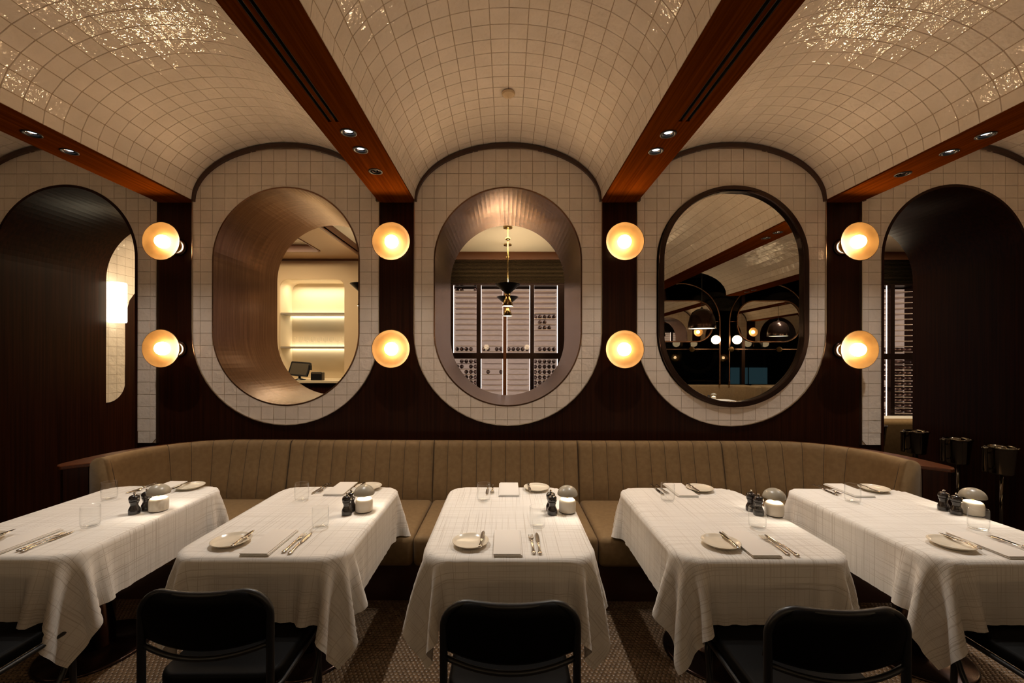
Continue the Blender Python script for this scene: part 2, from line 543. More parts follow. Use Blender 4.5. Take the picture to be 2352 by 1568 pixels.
# hexagonal mosaic, real geometry where the photograph shows it
HX = 0.0238
def hex_floor():
    rx, ry = HX, HX * math.sqrt(3) / 2
    pts = []
    for j in range(int(2.1 / ry)):
        for i in range(int(7.2 / rx)):
            pts.append((-3.6 + i * rx + (0.5 * rx if j % 2 else 0), 1.35 + j * ry))
    c = np.array(pts)
    R = HX / math.sqrt(3)
    ang = np.radians(np.arange(6) * 60 + 30)
    r0, r1 = R * 0.93, R * 0.80
    base = np.vstack([np.c_[np.cos(ang) * r0, np.sin(ang) * r0, np.zeros(6)], np.c_[np.cos(ang) * r1, np.sin(ang) * r1, np.full(6, .0022)]])
    n = len(c)
    V = (base[None] + np.c_[c, np.zeros(n)][:, None, :]).reshape(-1, 3)
    tilt = np.random.RandomState(3).normal(0, .0002, n * 12)
    V[:, 2] += np.where(V[:, 2] > .001, tilt, 0)
    faces = [[6, 7, 8, 9, 10, 11]] + [[k, (k + 1) % 6, 6 + (k + 1) % 6, 6 + k] for k in range(6)]
    loops = np.array([i for f_ in faces for i in f_]); sizes = np.array([len(f_) for f_ in faces])
    L = (loops[None] + 12 * np.arange(n)[:, None]).ravel()
    sz = np.tile(sizes, n); st = np.r_[0, np.cumsum(sz)[:-1]]
    me = bpy.data.meshes.new('hex')
    me.vertices.add(len(V)); me.vertices.foreach_set('co', V.ravel())
    me.loops.add(len(L)); me.loops.foreach_set('vertex_index', L.astype(np.int32))
    me.polygons.add(len(sz)); me.polygons.foreach_set('loop_start', st.astype(np.int32)); me.polygons.foreach_set('loop_total', sz.astype(np.int32))
    me.update(calc_edges=True)
    o = link('hexagon_mosaic', me, M['hex'], bpy.data.objects['floor'])
    o['kind'] = 'stuff'
hex_floor()

holes = []
for k in range(-3, 6):
    if k in (-1, 0, 3): holes.append(stadium(CX[k], RO))
wall_out = [(XL, 0)]
for k in (-2, 2, 5):
    wall_out += [(CX[k] - ARCH_R, 0)] + [(CX[k] + ARCH_R * math.cos(PI - PI * i / 24), ZA + ARCH_R * math.sin(PI - PI * i / 24)) for i in range(25)] + [(CX[k] + ARCH_R, 0)]
wall_out += [(XR, 0), (XR, 3.75), (XL, 3.75)]
struct('wall_back', G().prism(wall_out, holes, YB, YB + .06).prism(wall_out, holes, YBK - .06, YBK).mesh(), M['wood'])
# linings of the openings through the thick wall
for k, nm in ((-1, 'window_1'), (0, 'window_2'), (3, 'window_3')):
    struct(nm, G().prism(stadium(CX[k], RO + .002, 48), [stadium(CX[k], RO - .010, 48)], YB - .018, YBK + .006).mesh(), M['bronze'], smooth=False)
def arch_ring(cx, r0, r1, y0, y1, n=40):
    g = G(); v = []
    o1 = [(cx + r1, 0)] + [(cx + r1 * math.cos(PI * i / n), ZA + r1 * math.sin(PI * i / n)) for i in range(n + 1)] + [(cx - r1, 0)]
    o0 = [(cx + r0, 0)] + [(cx + r0 * math.cos(PI * i / n), ZA + r0 * math.sin(PI * i / n)) for i in range(n + 1)] + [(cx - r0, 0)]
    return g.prism(o1 + o0[::-1], [], y0, y1)
for k, nm in ((-2, 'door_1'), (2, 'door_2'), (5, 'door_3')):
    struct(nm, arch_ring(CX[k], ARCH_R - .02, ARCH_R + .002, YB - .02, YBK + .006).mesh(), M['wood'])
for side, x in (('left', XL), ('right', XR)):
    struct('wall_' + side, bbox(x - .1 if side == 'left' else x, x if side == 'left' else x + .1, -3.6, 7.6, 0, 3.75), M['wood'])

for k in range(-3, 6):
    if k == 1:
        # tiled panel that carries the mirror: tiles stop at the frame
        tile_panel(k, CX[k])
    elif k in (-1, 0): tile_panel(k, CX[k])
    elif k in (-2, 2): tile_panel(k, CX[k], door=True)
    elif k == 5: tile_panel(k, CX[k], door=True, single=False)
    else: tile_panel(k, CX[k], single=False)

# vaults
qa = [0.0]; th = np.linspace(0, PI / 2, 2001)
ex, ez = AV * np.sin(th), BV * np.cos(th)
arc = np.r_[0, np.cumsum(np.hypot(np.diff(ex), np.diff(ez)))]
def vault_at(s_):
    """point and tangent angle at signed arc length from the crown"""
    sg = 1 if s_ >= 0 else -1
    t = np.interp(abs(s_), arc, th)
    x, z = AV * math.sin(t), BV * math.cos(t)
    tx, tz = AV * math.cos(t), -BV * math.sin(t)
    l = math.hypot(tx, tz)
    return sg * x, z, tx / l, sg * tz / l
ZV = ZS + 0.012
PD = 0.1144
Y0T = 3.728
nq = int(arc[-1] / PITCH)
last_w = arc[-1] - nq * PITCH
LT_V, LT_F = tile_geo(last_w, PD)
FT_V, FT_F = tile_geo(PITCH, PD)
VT = pydata('tile', FT_V, FT_F); VT.materials.append(M['tile'])
VTL = pydata('tile', LT_V, LT_F); VTL.materials.append(M['tile'])
fx_, fy_ = YAW, 0
def screen(p):
    d = p[1]
    if d < .3: return None
    return 1163 + p[0] * FPX / d, 825 - (p[2] - EYE) * FPX / d
for k in range(-3, 6):
    cx = CX[k]
    n = 48
    inner = [(cx + AV * math.cos(PI * i / n), ZV + BV * math.sin(PI * i / n)) for i in range(n + 1)]
    outer = [(cx + (AV + .05) * math.cos(PI * i / n), ZV + (BV + .05) * math.sin(PI * i / n)) for i in range(n + 1)]
    root = struct('ceiling_vault', G().prism(inner + outer[::-1], [], YN, YB).mesh(), M['grout'])
    root['kind'] = 'structure'
    cand = []
    for j in range(int((Y0T - YN) / PD) + 2):
        y1 = Y0T + PD - j * PD; y0 = y1 - PD
        if y1 > YB: pass
        for i in range(-nq - 1, nq + 1):
            full = -nq <= i < nq
            if full: sc_ = (i + .5) * PITCH
            else: sc_ = (nq * PITCH + last_w / 2) * (1 if i > 0 else -1)
            x, z, tx, tz = vault_at(sc_)
            # local tile: x along tangent, z along depth (+y world), face (-y local) towards the room
            T = Vector((tx, 0, tz)); D = Vector((0, 1, 0)); Nn = T.cross(D).normalized()
            if Nn.z > 0: Nn = -Nn
            # columns: X->T, Y->-Nn, Z->D
            mat = Matrix(((T.x, -Nn.x, D.x, cx + x), (T.y, -Nn.y, D.y, (y0 + y1) / 2), (T.z, -Nn.z, D.z, ZV + z), (0, 0, 0, 1)))
            if mat.to_3x3().determinant() < 0:
                mat = Matrix(((-T.x, -Nn.x, D.x, cx + x), (-T.y, -Nn.y, D.y, (y0 + y1) / 2), (-T.z, -Nn.z, D.z, ZV + z), (0, 0, 0, 1)))
            jit = Matrix.Rotation(random.gauss(0, .0035), 4, 'X') @ Matrix.Rotation(random.gauss(0, .0035), 4, 'Z')
            mat = mat @ jit
            c = mat.translation
            sp = screen(c)
            vis = sp is not None and -60 < sp[0] < 2412 and -60 < sp[1] < 700 and abs(k) <= 2
            cand.append((vis, -(c - Vector((0, 0, EYE))).length, full, mat))
    cand.sort(key=lambda q: (not q[0], -q[1]))
    rest = G()
    for idx, (vis, _, full, mat) in enumerate(cand):
        if vis and idx < 300:
            o = bpy.data.objects.new('tile', VT if full else VTL); COL.objects.link(o)
            o.parent = root; o.matrix_local = mat
        else:
            v, ff = (FT_V, FT_F) if full else (LT_V, LT_F)
            rest.add([mat @ Vector(p) for p in v], ff)
    o = link('tile', rest.mesh('tiles', fix=False), M['tile'], root); o['kind'] = 'stuff'
    # dark trim where the vault meets the end wall
    ro = [(cx + AV * math.cos(PI * i / n), ZS + (BV + .0) * math.sin(PI * i / n)) for i in range(n + 1)]
    ri = [(cx + (AV - .020) * math.cos(PI * i / n), ZS + (BV - .038) * math.sin(PI * i / n)) for i in range(n + 1)]
    struct('trim_%d' % (k + 4), G().prism(ro + ri[::-1], [], YB - .045, YB).mesh(), M['dark_trim'])

# beams between the vaults, with real holes for slots and downlights
def circle(cx, cy, r, n=20): return [(cx + r * math.cos(2 * PI * i / n), cy + r * math.sin(2 * PI * i / n)) for i in range(n)]
BZ = Z(465)
LIGHT_SPOTS = {-3: (2.67, 2.90), -1: (2.66, 2.88), 1: (2.68, 2.90), 3: (2.70, 2.92), 5: (2.70, 2.92)}
SPEAKER = {-1: 3.21, 3: 3.26}
SLOTS = {-1: (-1.055, -1.010), 1: (1.030, 1.072)}
for kb in (-5, -3, -1, 1, 3, 5, 7, 9):
    xb = kb + 0.012
    x0, x1 = xb - (1 - AV), xb + (1 - AV)
    hl = []
    for yy in LIGHT_SPOTS.get(kb, ()): hl.append(circle(xb - .02 * (kb / abs(kb)) * 0, yy, .040))
    if kb in (3, 5, 7): hl += [circle(xb, -1.0, .040), circle(xb, -1.25, .040)]
    if kb in SPEAKER: hl.append(circle(xb, SPEAKER[kb], .040))
    for sx in SLOTS.get(kb, ()): hl.append([(sx - .011, -.6), (sx + .011, -.6), (sx + .011, 2.54), (sx - .011, 2.54)])
    g = G().prism([(x0, YN - .05), (x1, YN - .05), (x1, YB), (x0, YB)], hl, BZ, BZ + .03, 'z')
    g.box(x0, x0 + .02, YN - .05, YB, BZ + .03, 3.75).box(x1 - .02, x1, YN - .05, YB, BZ + .03, 3.75)
    struct('ceiling_beam', g.mesh(), M['beam_wood'])
    struct('ceiling_beam_void', bbox(x0 + .021, x1 - .021, YN, YB - .01, BZ + .13, BZ + .15), M['black'])
    if kb in SLOTS:
        v = thing('air_vent', 'pair of long black slot air vents in the underside of the %s beam' % ('centre-left' if kb < 0 else 'centre-right'), 'vent', (xb, 1.0, BZ))
        for sx in SLOTS[kb]:
            a = sx - xb
            link('slot', G().box(a - .010, a - .008, -1.59, 1.53, .001, .06).box(a + .008, a + .010, -1.59, 1.53, .001, .06).box(a - .010, a + .010, -1.59, 1.53, .06, .064).mesh(), M['black'], v)
struct('ceiling', bbox(XL, XR, -3.6, YB, 3.75, 3.8), M['black'])

# downlights
def downlight_proto():
    t = thing('recessed_downlight', 'black', 'light')
    ring = G().lathe([(.050, -.001), (.050, -.004), (.046, -.006), (.035, -.003), (.031, .010), (.033, .012), (.040, .001)], 28, cap=False)
    link('trim_ring', ring.mesh(), M['black'], t, smooth=True)
    link('reflector', G().lathe([(.031, .006), (.027, .012), (.026, .0125), (.030, .016)], 24, cap=False).mesh(), M['chrome'], t, smooth=True)
    link('lens', G().lathe([(.0, .009), (.018, .0095), (.0255, .012), (.0255, .015), (0, .015)], 24).mesh(), M['spot_glow'], t)
    return t
DL = downlight_proto(); first = [True]
BEAMNAME = {-5: 'far left hidden', -3: 'far left', -1: 'centre-left', 1: 'centre-right', 3: 'far right', 5: 'outermost right'}
def put_downlight(kb, y, label, aim=(0, 0), lamp=True, group='downlights in the timber beams'):
    o = DL if first[0] else copy_tree(DL); first[0] = False
    o.location = (kb + .012, y, BZ)
    tag(o, label, 'light', group)
    l = bpy.data.lights.new('downlight_lamp', 'SPOT')
    l.energy = SPOT_W; l.color = SPOT_C; l.spot_size = math.radians(92); l.spot_blend = 0.75; l.shadow_soft_size = 0.012
    lo = bpy.data.objects.new('downlight_lamp', l); COL.objects.link(lo); lo.parent = o; lo.location = (0, 0, -.012)
    lo.rotation_euler = (aim[0], aim[1], 0)
for kb, ys in LIGHT_SPOTS.items():
    for n_, yy in enumerate(ys):
        put_downlight(kb, yy, 'lit recessed downlight in the %s beam, %s of its pair' % (BEAMNAME[kb], 'nearer the tiled wall' if n_ else 'farther from the tiled wall'),
                      aim=(math.radians(-9 if n_ == 0 else 9), 0))
for kb in (3, 5, 7):
    for yy in (-1.0, -1.25):
        put_downlight(kb, yy, 'recessed downlight in the %s beam behind the viewer, %s the windows' % ({3: 'far right', 5: 'next right', 7: 'outermost right'}[kb], 'nearer' if yy < -1.1 else 'farther from'), group='downlights behind the viewer')
for kb, yy in SPEAKER.items():
    t = thing('recessed_speaker', 'unlit black recessed ring fitting in the %s beam close to the wall' % BEAMNAME[kb], 'speaker', (kb + .012, yy, BZ))
    link('trim_ring', G().lathe([(.052, -.001), (.052, -.004), (.047, -.006), (.040, -.004), (.037, .012), (.039, .012), (.041, .001)], 28, cap=False).mesh(), M['black'], t, smooth=True)
    link('inner_ring', G().lathe([(.030, .004), (.030, .0), (.024, .0), (.022, .012), (.024, .012)], 24, cap=False).mesh(), M['dark_bronze'], t, smooth=True)
    link('core', G().lathe([(0, .004), (.012, .005), (.014, .014), (0, .02)], 16).mesh(), M['black'], t, smooth=True)

# sprinkler cover on the central vault
sd = thing('sprinkler_cover', 'small pale conical cover on the crown of the central vault', 'sprinkler', (0.012, 3.10, ZV + BV - .012))
link('cone', G().lathe([(.045, -.010), (.043, -.014), (0, -.034)], 24).mesh(), M['cream'], sd)
link('base_ring', G().lathe([(.048, 0), (.048, -.008), (.044, -.010), (0, -.010)], 24).mesh(), M['cream'], sd)

# ------------------------------------------------------------------ wall sconces
def sconce(kx, zc, label, light=True):
    t = thing('wall_sconce', label, 'wall lamp', (kx, YB, zc), group='amber disc wall sconces')
    link('back_plate', G().lathe([(.078, 0), (.078, .012), (.070, .024), (.058, .024), (.054, .014), (.0, .014)], 32, axis='y').mesh(), M['dark_bronze'], t, smooth=True)
    link('neck', G().lathe([(.030, .014), (.030, .085), (.0, .088)], 24, axis='y').mesh(), M['brass'], t, smooth=True)
    link('glow_ring', G().lathe([(.050, .0145), (.050, .030), (.044, .036), (.031, .036)], 28, axis='y', cap=False).mesh(), M['neck'], t, smooth=True)
    link('inner_ring', G().lathe([(.056, .036), (.056, .044), (.046, .048), (.033, .044), (.031, .037)], 28, axis='y', cap=False).mesh(), M['brass'], t, smooth=True)
    prof = [(.057 * math.sin(PI * i / 14), .186 - .057 * math.cos(PI * i / 14)) for i in range(15)]
    link('globe', G().lathe(prof, 28, axis='y').mesh(), M['globe'], t, smooth=True)
    link('socket', G().lathe([(.030, .085), (.040, .100), (.046, .150), (.030, .155)], 24, axis='y').mesh(), M['brass'], t, smooth=True)
    R = .160
    inner = [(.028, .158), (.06, .162), (.10, .172), (.13, .183), (.15, .194), (R, .204)]
    outer = [(R + .002, .2055), (R + .005, .202), (.153, .188), (.132, .177), (.10, .165), (.06, .155), (.028, .150)]
    link('glass_dish', G().lathe(inner + outer, 64, axis='y', cap=False).mesh(), M['amber'], t, smooth=True)
    return t
SX = {-3: (362, 'left arch and the left oval'), -1: (896, 'left and central ovals'),
      1: (1436, 'central oval and the oval mirror'), 3: (1975, 'oval mirror and the right arch')}
for kb, (px, txt) in SX.items():
    for zc, w in ((2.63, 'upper'), (1.708, 'lower')):
        sconce((px - 1163) * 3.63 / FPX, zc, '%s amber disc wall sconce between the %s' % (w, txt))
for kb in (5, 7, 9):
    for zc, w in ((2.63, 'upper'), (1.708, 'lower')):
        sconce(kb + .0, zc, '%s amber disc wall sconce on the %s timber strip past the right arch' % (w, {5: 'first', 7: 'second', 9: 'third'}[kb]))

# ------------------------------------------------------------------ oval mirror
mc = CX[1] + .012
mr = thing('oval_mirror', 'tall oval mirror in a dark bronze frame on the tiled panel', 'mirror', (mc, YB - .02, Z(682)))
zc = Z(682)
st0 = [(p[0] - mc, p[1] - zc) for p in stadium(mc, RO + .004, 48)]
st1 = [(p[0] - mc, p[1] - zc) for p in stadium(mc, RO - .046, 48)]
st2 = [(p[0] - mc, p[1] - zc) for p in stadium(mc, RO - .020, 48)]
fr = bevel(G().prism(st0, [st1], 0.018, -.032).mesh(), .010, 3, 50)
link('frame', fr, M['dark_bronze'], mr)
link('glass', G().prism(st2, [], .006, .012).mesh(), M['mirror'], mr)

# ------------------------------------------------------------------ banquette
xl, xr, yb, Rc, ye = -2.70, 2.66, 3.51, .42, 2.95
Ls = (yb - Rc) - ye; La = PI / 2 * Rc; Lm = (xr - Rc) - (xl + Rc)
LT = 2 * Ls + 2 * La + Lm
def path(u):
    if u < Ls: return (xl, ye + u), (-1, 0)
    u -= Ls
    if u < La:
        a = PI - u / Rc
        return (xl + Rc + Rc * math.cos(a), yb - Rc + Rc * math.sin(a)), (math.cos(a), math.sin(a))
    u -= La
    if u < Lm: return (xl + Rc + u, yb), (0, 1)
    u -= Lm
    if u < La:
        a = PI / 2 - u / Rc
        return (xr - Rc + Rc * math.cos(a), yb - Rc + Rc * math.sin(a)), (math.cos(a), math.sin(a))
    u -= La
    return (xr, yb - Rc - u), (1, 0)
def u_of_x(x): return Ls + La + (x - (xl + Rc))
seams = [u_of_x(v) for v in (-1.825, -.607, .603, 1.814)]
CW = 1.2135 / 10
prof = [(0.0, .40), (.004, .47), (.012, .54), (.028, .62), (.046, .70), (.064, .78), (.078, .84), (.086, .88), (.096, .905), (.112, .921), (.134, .928), (.158, .924), (.180, .910), (.194, .888), (.200, .86), (.200, .60), (.200, .20)]
bq = thing('banquette', 'long tan channel-tufted banquette curving forward at both ends under the ovals', 'sofa', (0, 3.2, 0))
def back_section(u0, u1, plain0=None, plain1=None):
    st_ = CW / 12
    us = [u0] + [seams[0] + st_ * q for q in range(-400, 800) if u0 + 1e-4 < seams[0] + st_ * q < u1 - 1e-4] + [u1]
    nu = len(us) - 1
    V = []; F = []
    for i in range(nu + 1):
        u = us[i]
        (px_, py_), (nx, ny) = path(u)
        rel = (u - seams[0]) / CW
        w = abs(math.sin(PI * rel)) ** .5
        if (plain0 and u < plain0) or (plain1 and u > plain1):
            w = 1.0
        end = min(1.0, min(u - u0, u1 - u) / .012)
        for (t, z) in prof:
            fade = max(0.0, min(1, (z - .42) / .1)) * (1 if t < .15 else max(0, 1 - (t - .15) / .04))
            b = (.016 * w) * fade
            b += (-.010 * (1 - end))* fade
            tt = t - b
            zz = z + (.004 * w * fade if t > .08 else 0)
            V.append((px_ + nx * tt, py_ + ny * tt - 3.2, zz))
    m_ = len(prof)
    for i in range(nu):
        for j in range(m_ - 1):
            F.append((i * m_ + j, (i + 1) * m_ + j, (i + 1) * m_ + j + 1, i * m_ + j + 1))
    F.append(tuple(range(m_))); F.append(tuple(nu * m_ + j for j in range(m_))[::-1])
    o = link('back_cushion', pydata('back', V, F), M['fabric'], bq, smooth=True)
    fixn(o.data)
    return o
e0, e1 = 0.30, LT - 0.30
ed = [0] + seams + [LT]
for i in range(5):
    back_section(ed[i] + .0012, ed[i + 1] - .0012, e0 if i == 0 else None, e1 if i == 4 else None)
# stitched seam lines of the channels, one thin dark welt
wel = G()
u = seams[0] - CW * 20
while u < LT:
    if e0 <= u <= e1:
        (px_, py_), (nx, ny) = path(u)
        wel.tube([(px_ + nx * (t - .0005), py_ + ny * (t - .0005) - 3.2, z) for t, z in prof[1:12]], .0022, 5)
    u += CW
for ue in (.03, LT - .03):
    (px_, py_), (nx, ny) = path(ue)
    wel.tube([(px_ + nx * (t - .014), py_ + ny * (t - .014) - 3.2, z + .002) for t, z in prof[1:13]], .003, 6)
link('seam_stitching', wel.mesh(fix=False), M['fabric_dark'], bq)['kind'] = 'stuff'
sx_ = [xl - .01, -1.825, -.607, .603, 1.814, xr + .01]
for i in range(5):
    x0, x1 = sx_[i] + .0015, sx_[i + 1] - .0015
    me = bbox(x0, x1, 2.76 - 3.2, 3.53 - 3.2, .27, .465, .035, 4)
    link('seat_cushion', me, M['fabric'], bq, smooth=True)
link('base', bbox(xl + .02, xr - .02, 2.86 - 3.2, 3.5 - 3.2, 0, .27), M['dark_trim'], bq)
for sgn, xe in ((-1, xl), (1, xr)):
    # timber end panels and the ledge that follows the back
    link('end_panel', bbox(min(xe, xe + sgn * .2), max(xe, xe + sgn * .2), 2.945 - 3.2, 3.0 - 3.2, .02, .40), M['fabric'], bq)
def offset_strip(t0, t1, cap=True):
    us = [0, Ls * .5] + [Ls + La * i / 12 for i in range(13)] + [Ls + La + Lm * i / 4 for i in range(1, 5)] + [Ls + La + Lm + La * i / 12 for i in range(1, 13)] + [LT - Ls * .5, LT]
    a = []; b = []
    for u in us:
        (px_, py_), (nx, ny) = path(u)
        a.append((px_ + nx * t0, py_ + ny * t0 - 3.2)); b.append((px_ + nx * t1, min(py_ + ny * t1, YB - .002) - 3.2))
    w = t1 - t0
    c1 = [(b[0][0] + w * .5 - w * .5 * math.cos(x_), b[0][1] - .0 - w * .5 * math.sin(x_)) for x_ in (0, .5, 1, 1.4)]
    c2 = [(b[-1][0] - w * .5 + w * .5 * math.cos(x_), b[-1][1] - w * .5 * math.sin(x_)) for x_ in (1.4, 1, .5, 0)]
    return c1[::-1][:3] + b[0:] + c2[::-1][1:] + a[::-1]
link('ledge', bevel(G().prism(offset_strip(.196, .385), [], .868, .895, 'z').mesh(), .006, 2, 60), M['ledge'], bq)
link('back_panel', G().prism(offset_strip(.205, .365), [], 0, .868, 'z').mesh(), M['wood'], bq)

# ------------------------------------------------------------------ tables and cloths
TW, TL, TRAD, TZ = .775, 1.045, .115, .750
TY = 2.372
TABLES = [(-2.29, 'leftmost table'), (-1.10, 'table second from left'), (.015, 'central table'), (1.14, 'table second from right'), (2.25, 'rightmost table')]
def simulate(seed, off=(0, 0), over=.265):
    rs = np.random.RandomState(seed)
    W, L = TW + 2 * over, TL + 2 * over
    nx, ny = 65, 77
    hx, hy = W / (nx - 1), L / (ny - 1)
    gx, gy = np.meshgrid(np.linspace(-W / 2, W / 2, nx), np.linspace(-L / 2, L / 2, ny), indexing='ij')
    uv = np.stack([gx, gy], -1).reshape(-1, 2)
    P = np.stack([gx + off[0], gy + off[1], np.full_like(gx, TZ + .012)], -1).reshape(-1, 3)
    P[:, 2] += rs.normal(0, .0008, len(P))
    ph = rs.uniform(0, 6, 4)
    edge = np.maximum(np.abs(P[:, 0]) - TW / 2, np.abs(P[:, 1]) - TL / 2)
    P[:, 2] += np.where(edge > 0, .012 * np.sin(P[:, 0] * 9 + ph[0]) * np.cos(P[:, 1] * 8 + ph[1]), 0)
    idx = np.arange(nx * ny).reshape(nx, ny)
    cons = []
    def addc(a, b, rest, k):
        cons.append((a.ravel(), b.ravel(), rest, k))
    for s_ in (0, 1):
        addc(idx[s_:-1:2, :], idx[s_ + 1::2, :][:idx[s_:-1:2, :].shape[0]], hx, 1.0)
        addc(idx[:, s_:-1:2], idx[:, s_ + 1::2][:, :idx[:, s_:-1:2].shape[1]], hy, 1.0)
    dg = math.hypot(hx, hy)
    for s_ in (0, 1):
        a = idx[s_:-1:2, :-1]; b = idx[s_ + 1::2, 1:][:a.shape[0]]; addc(a, b, dg, .12)
        a = idx[s_:-1:2, 1:]; b = idx[s_ + 1::2, :-1][:a.shape[0]]; addc(a, b, dg, .12)
    for s_ in range(4):
        a = idx[s_:-2:4, :]; b = idx[s_ + 2::4, :][:a.shape[0]]; addc(a[:b.shape[0]], b, 2 * hx, .05)
        a = idx[:, s_:-2:4]; b = idx[:, s_ + 2::4][:, :a.shape[1]]; addc(a[:, :b.shape[1]], b, 2 * hy, .05)
    Vv = np.zeros_like(P); dt = 1 / 110.
    P0 = P.copy(); P0[:, 2] = TZ + .0055
    pin = (np.abs(P[:, 0]) < TW / 2 - .05) & (np.abs(P[:, 1]) < TL / 2 - .05) & (np.hypot(np.maximum(np.abs(P[:, 0]) - (TW / 2 - TRAD), 0), np.maximum(np.abs(P[:, 1]) - (TL / 2 - TRAD), 0)) < TRAD - .04)
    e = .012; th_ = .005
    def collide(P, prev):
        qx = np.abs(P[:, 0]) - (TW / 2 - TRAD); qy = np.abs(P[:, 1]) - (TL / 2 - TRAD)
        mx, my = np.maximum(qx, 0), np.maximum(qy, 0)
        l = np.hypot(mx, my)
        d2 = l + np.minimum(np.maximum(qx, qy), 0) - TRAD
        g2x = np.where(l > 1e-6, mx / np.maximum(l, 1e-6), (qx > qy)) * np.sign(P[:, 0])
        g2y = np.where(l > 1e-6, my / np.maximum(l, 1e-6), (qx <= qy)) * np.sign(P[:, 1])
        a = d2 + e; b = P[:, 2] - TZ + e
        ma, mb = np.maximum(a, 0), np.maximum(b, 0)
        lo_ = np.hypot(ma, mb)
        dist = lo_ + np.minimum(np.maximum(a, b), 0) - e
        ga = np.where(lo_ > 1e-6, ma / np.maximum(lo_, 1e-6), a > b); gb = np.where(lo_ > 1e-6, mb / np.maximum(lo_, 1e-6), a <= b)
        pen = th_ - dist
        hit = (pen > 0) & (P[:, 2] > TZ - .04)
        low = (P[:, 2] <= TZ - .04) & (d2 < .004)
        pen_l = .004 - d2
        P[hit, 0] += (pen * ga * g2x)[hit]; P[hit, 1] += (pen * ga * g2y)[hit]; P[hit, 2] += (pen * gb)[hit]
        P[low, 0] += (pen_l * g2x)[low]; P[low, 1] += (pen_l * g2y)[low]
        fr = hit & (gb > .6)
        P[fr, :2] = prev[fr, :2] + (P[fr, :2] - prev[fr, :2]) * .25
        return P
    for step in range(190):
        Vv[:, 2] -= 9.8 * dt
        Vv *= .978
        prev = P.copy()
        P = P + Vv * dt
        for it in range(13):
            for a, b, rest, k in cons:
                d = P[b] - P[a]
                ln = np.sqrt((d * d).sum(1)) + 1e-9
                c = (k * .5 * (ln - rest) / ln)[:, None] * d
                P[a] += c; P[b] -= c
            P = collide(P, prev)
            P[pin] = P0[pin]
        Vv = (P - prev) / dt
        sp_ = np.sqrt((Vv * Vv).sum(1)); Vv *= np.minimum(1, 1.8 / np.maximum(sp_, 1e-6))[:, None]
    return P, uv, nx, ny
CLOTHS = []
for seed, off in ((1, (0, -.004)), (5, (.004, .0)), (11, (-.006, -.006))):
    P, uv, nx, ny = simulate(seed, off)
    F = []
    for i in range(nx - 1):
        for j in range(ny - 1):
            a = i * ny + j
            F.append((a, a + ny, a + ny + 1, a + 1))
    me = bpy.data.meshes.new('cloth')
    me.from_pydata([tuple(p) for p in P], [], F)
    ul = me.uv_layers.new(name='uv')
    li = np.zeros(len(me.loops), dtype=np.int32); me.loops.foreach_get('vertex_index', li)
    ul.data.foreach_set('uv', (uv[li] + .5).astype(np.float32).ravel())
    me.polygons.foreach_set('use_smooth', [True] * len(me.polygons))
    me.materials.append(M['cloth'])
    me.update()
    CLOTHS.append(me)

def make_table():
    t = thing('dining_table', 'x', 'table')
    link('table_top', bevel(G().prism(rrect(TW - .012, TL - .012, TRAD - .006), [], TZ - .03, TZ - .0025, 'z').mesh(), .012, 4, 60), M['dark_trim'], t)
    link('column', G().lathe([(.085, .03), (.085, .70), (.12, .718), (.12, .72)], 40).mesh(), M['chrome'], t, smooth=True)
    link('base', G().lathe([(.255, 0), (.255, .010), (.245, .018), (.10, .026), (.088, .032)], 48).mesh(), M['dark_bronze'], t, smooth=True)
    return t

# ------------------------------------------------------------------ tableware builders (base at z=0)
def make_plate():
    t = thing('bread_plate', 'x', 'plate')
    pr = [(0, .002), (.050, .002), (.052, 0), (.056, 0), (.060, .005), (.079, .0135), (.084, .0165), (.0855, .019), (.084, .0205), (.081, .0185), (.072, .012), (.062, .008), (0, .007)]
    link('dish', G().lathe(pr, 56).mesh(), M['ceramic'], t, smooth=True)
    return t
def bar(pts, seg=8):
    """flattened rod: pts = (y, half width, half thickness, z)"""
    V = []; F = []
    for (y, w, h, z) in pts:
        for k in range(seg):
            a = 2 * PI * k / seg
            V.append((w * math.cos(a), y, z + h * math.sin(a)))
    n = len(pts)
    for i in range(n - 1):
        for k in range(seg):
            k2 = (k + 1) % seg
            F.append((i * seg + k, i * seg + k2, (i + 1) * seg + k2, (i + 1) * seg + k))
    F.append(tuple(range(seg))[::-1]); F.append(tuple((n - 1) * seg + k for k in range(seg)))
    return V, F
def handle_pts(y0, L, s=1.0):
    return [(y0, .003 * s, .002, .004), (y0 + .004, .0085 * s, .0035, .004), (y0 + .014, .0105 * s, .004, .0045), (y0 + .026, .0085 * s, .0035, .0045), (y0 + .034, .0062 * s, .003, .0045), (y0 + .06, .0052 * s, .0032, .006), (y0 + L - .012, .0040 * s, .003, .007), (y0 + L - .008, .0062 * s, .0042, .007), (y0 + L, .0045 * s, .0032, .007)]
def make_fork():
    t = thing('fork', 'x', 'fork')
    link('handle', G().add(*bar(handle_pts(-.10, .115))).mesh(), M['steel'], t, smooth=True)
    neck = bar([(.012, .0040, .003, .007), (.03, .0034, .0024, .008), (.044, .006, .002, .008), (.054, .0115, .0016, .006), (.062, .0125, .0014, .005)])
    g = G().add(*neck)
    for i in range(4):
        x = (i - 1.5) * .0066
        V, F = bar([(.060, .0022, .0014, .005), (.078, .0019, .0013, .0045), (.100, .0016, .0012, .006), (.106, .0006, .0008, .007)], 6)
        g.add([(p[0] + x, p[1], p[2]) for p in V], F)
    link('tines', g.mesh(), M['steel'], t, smooth=True)
    return t
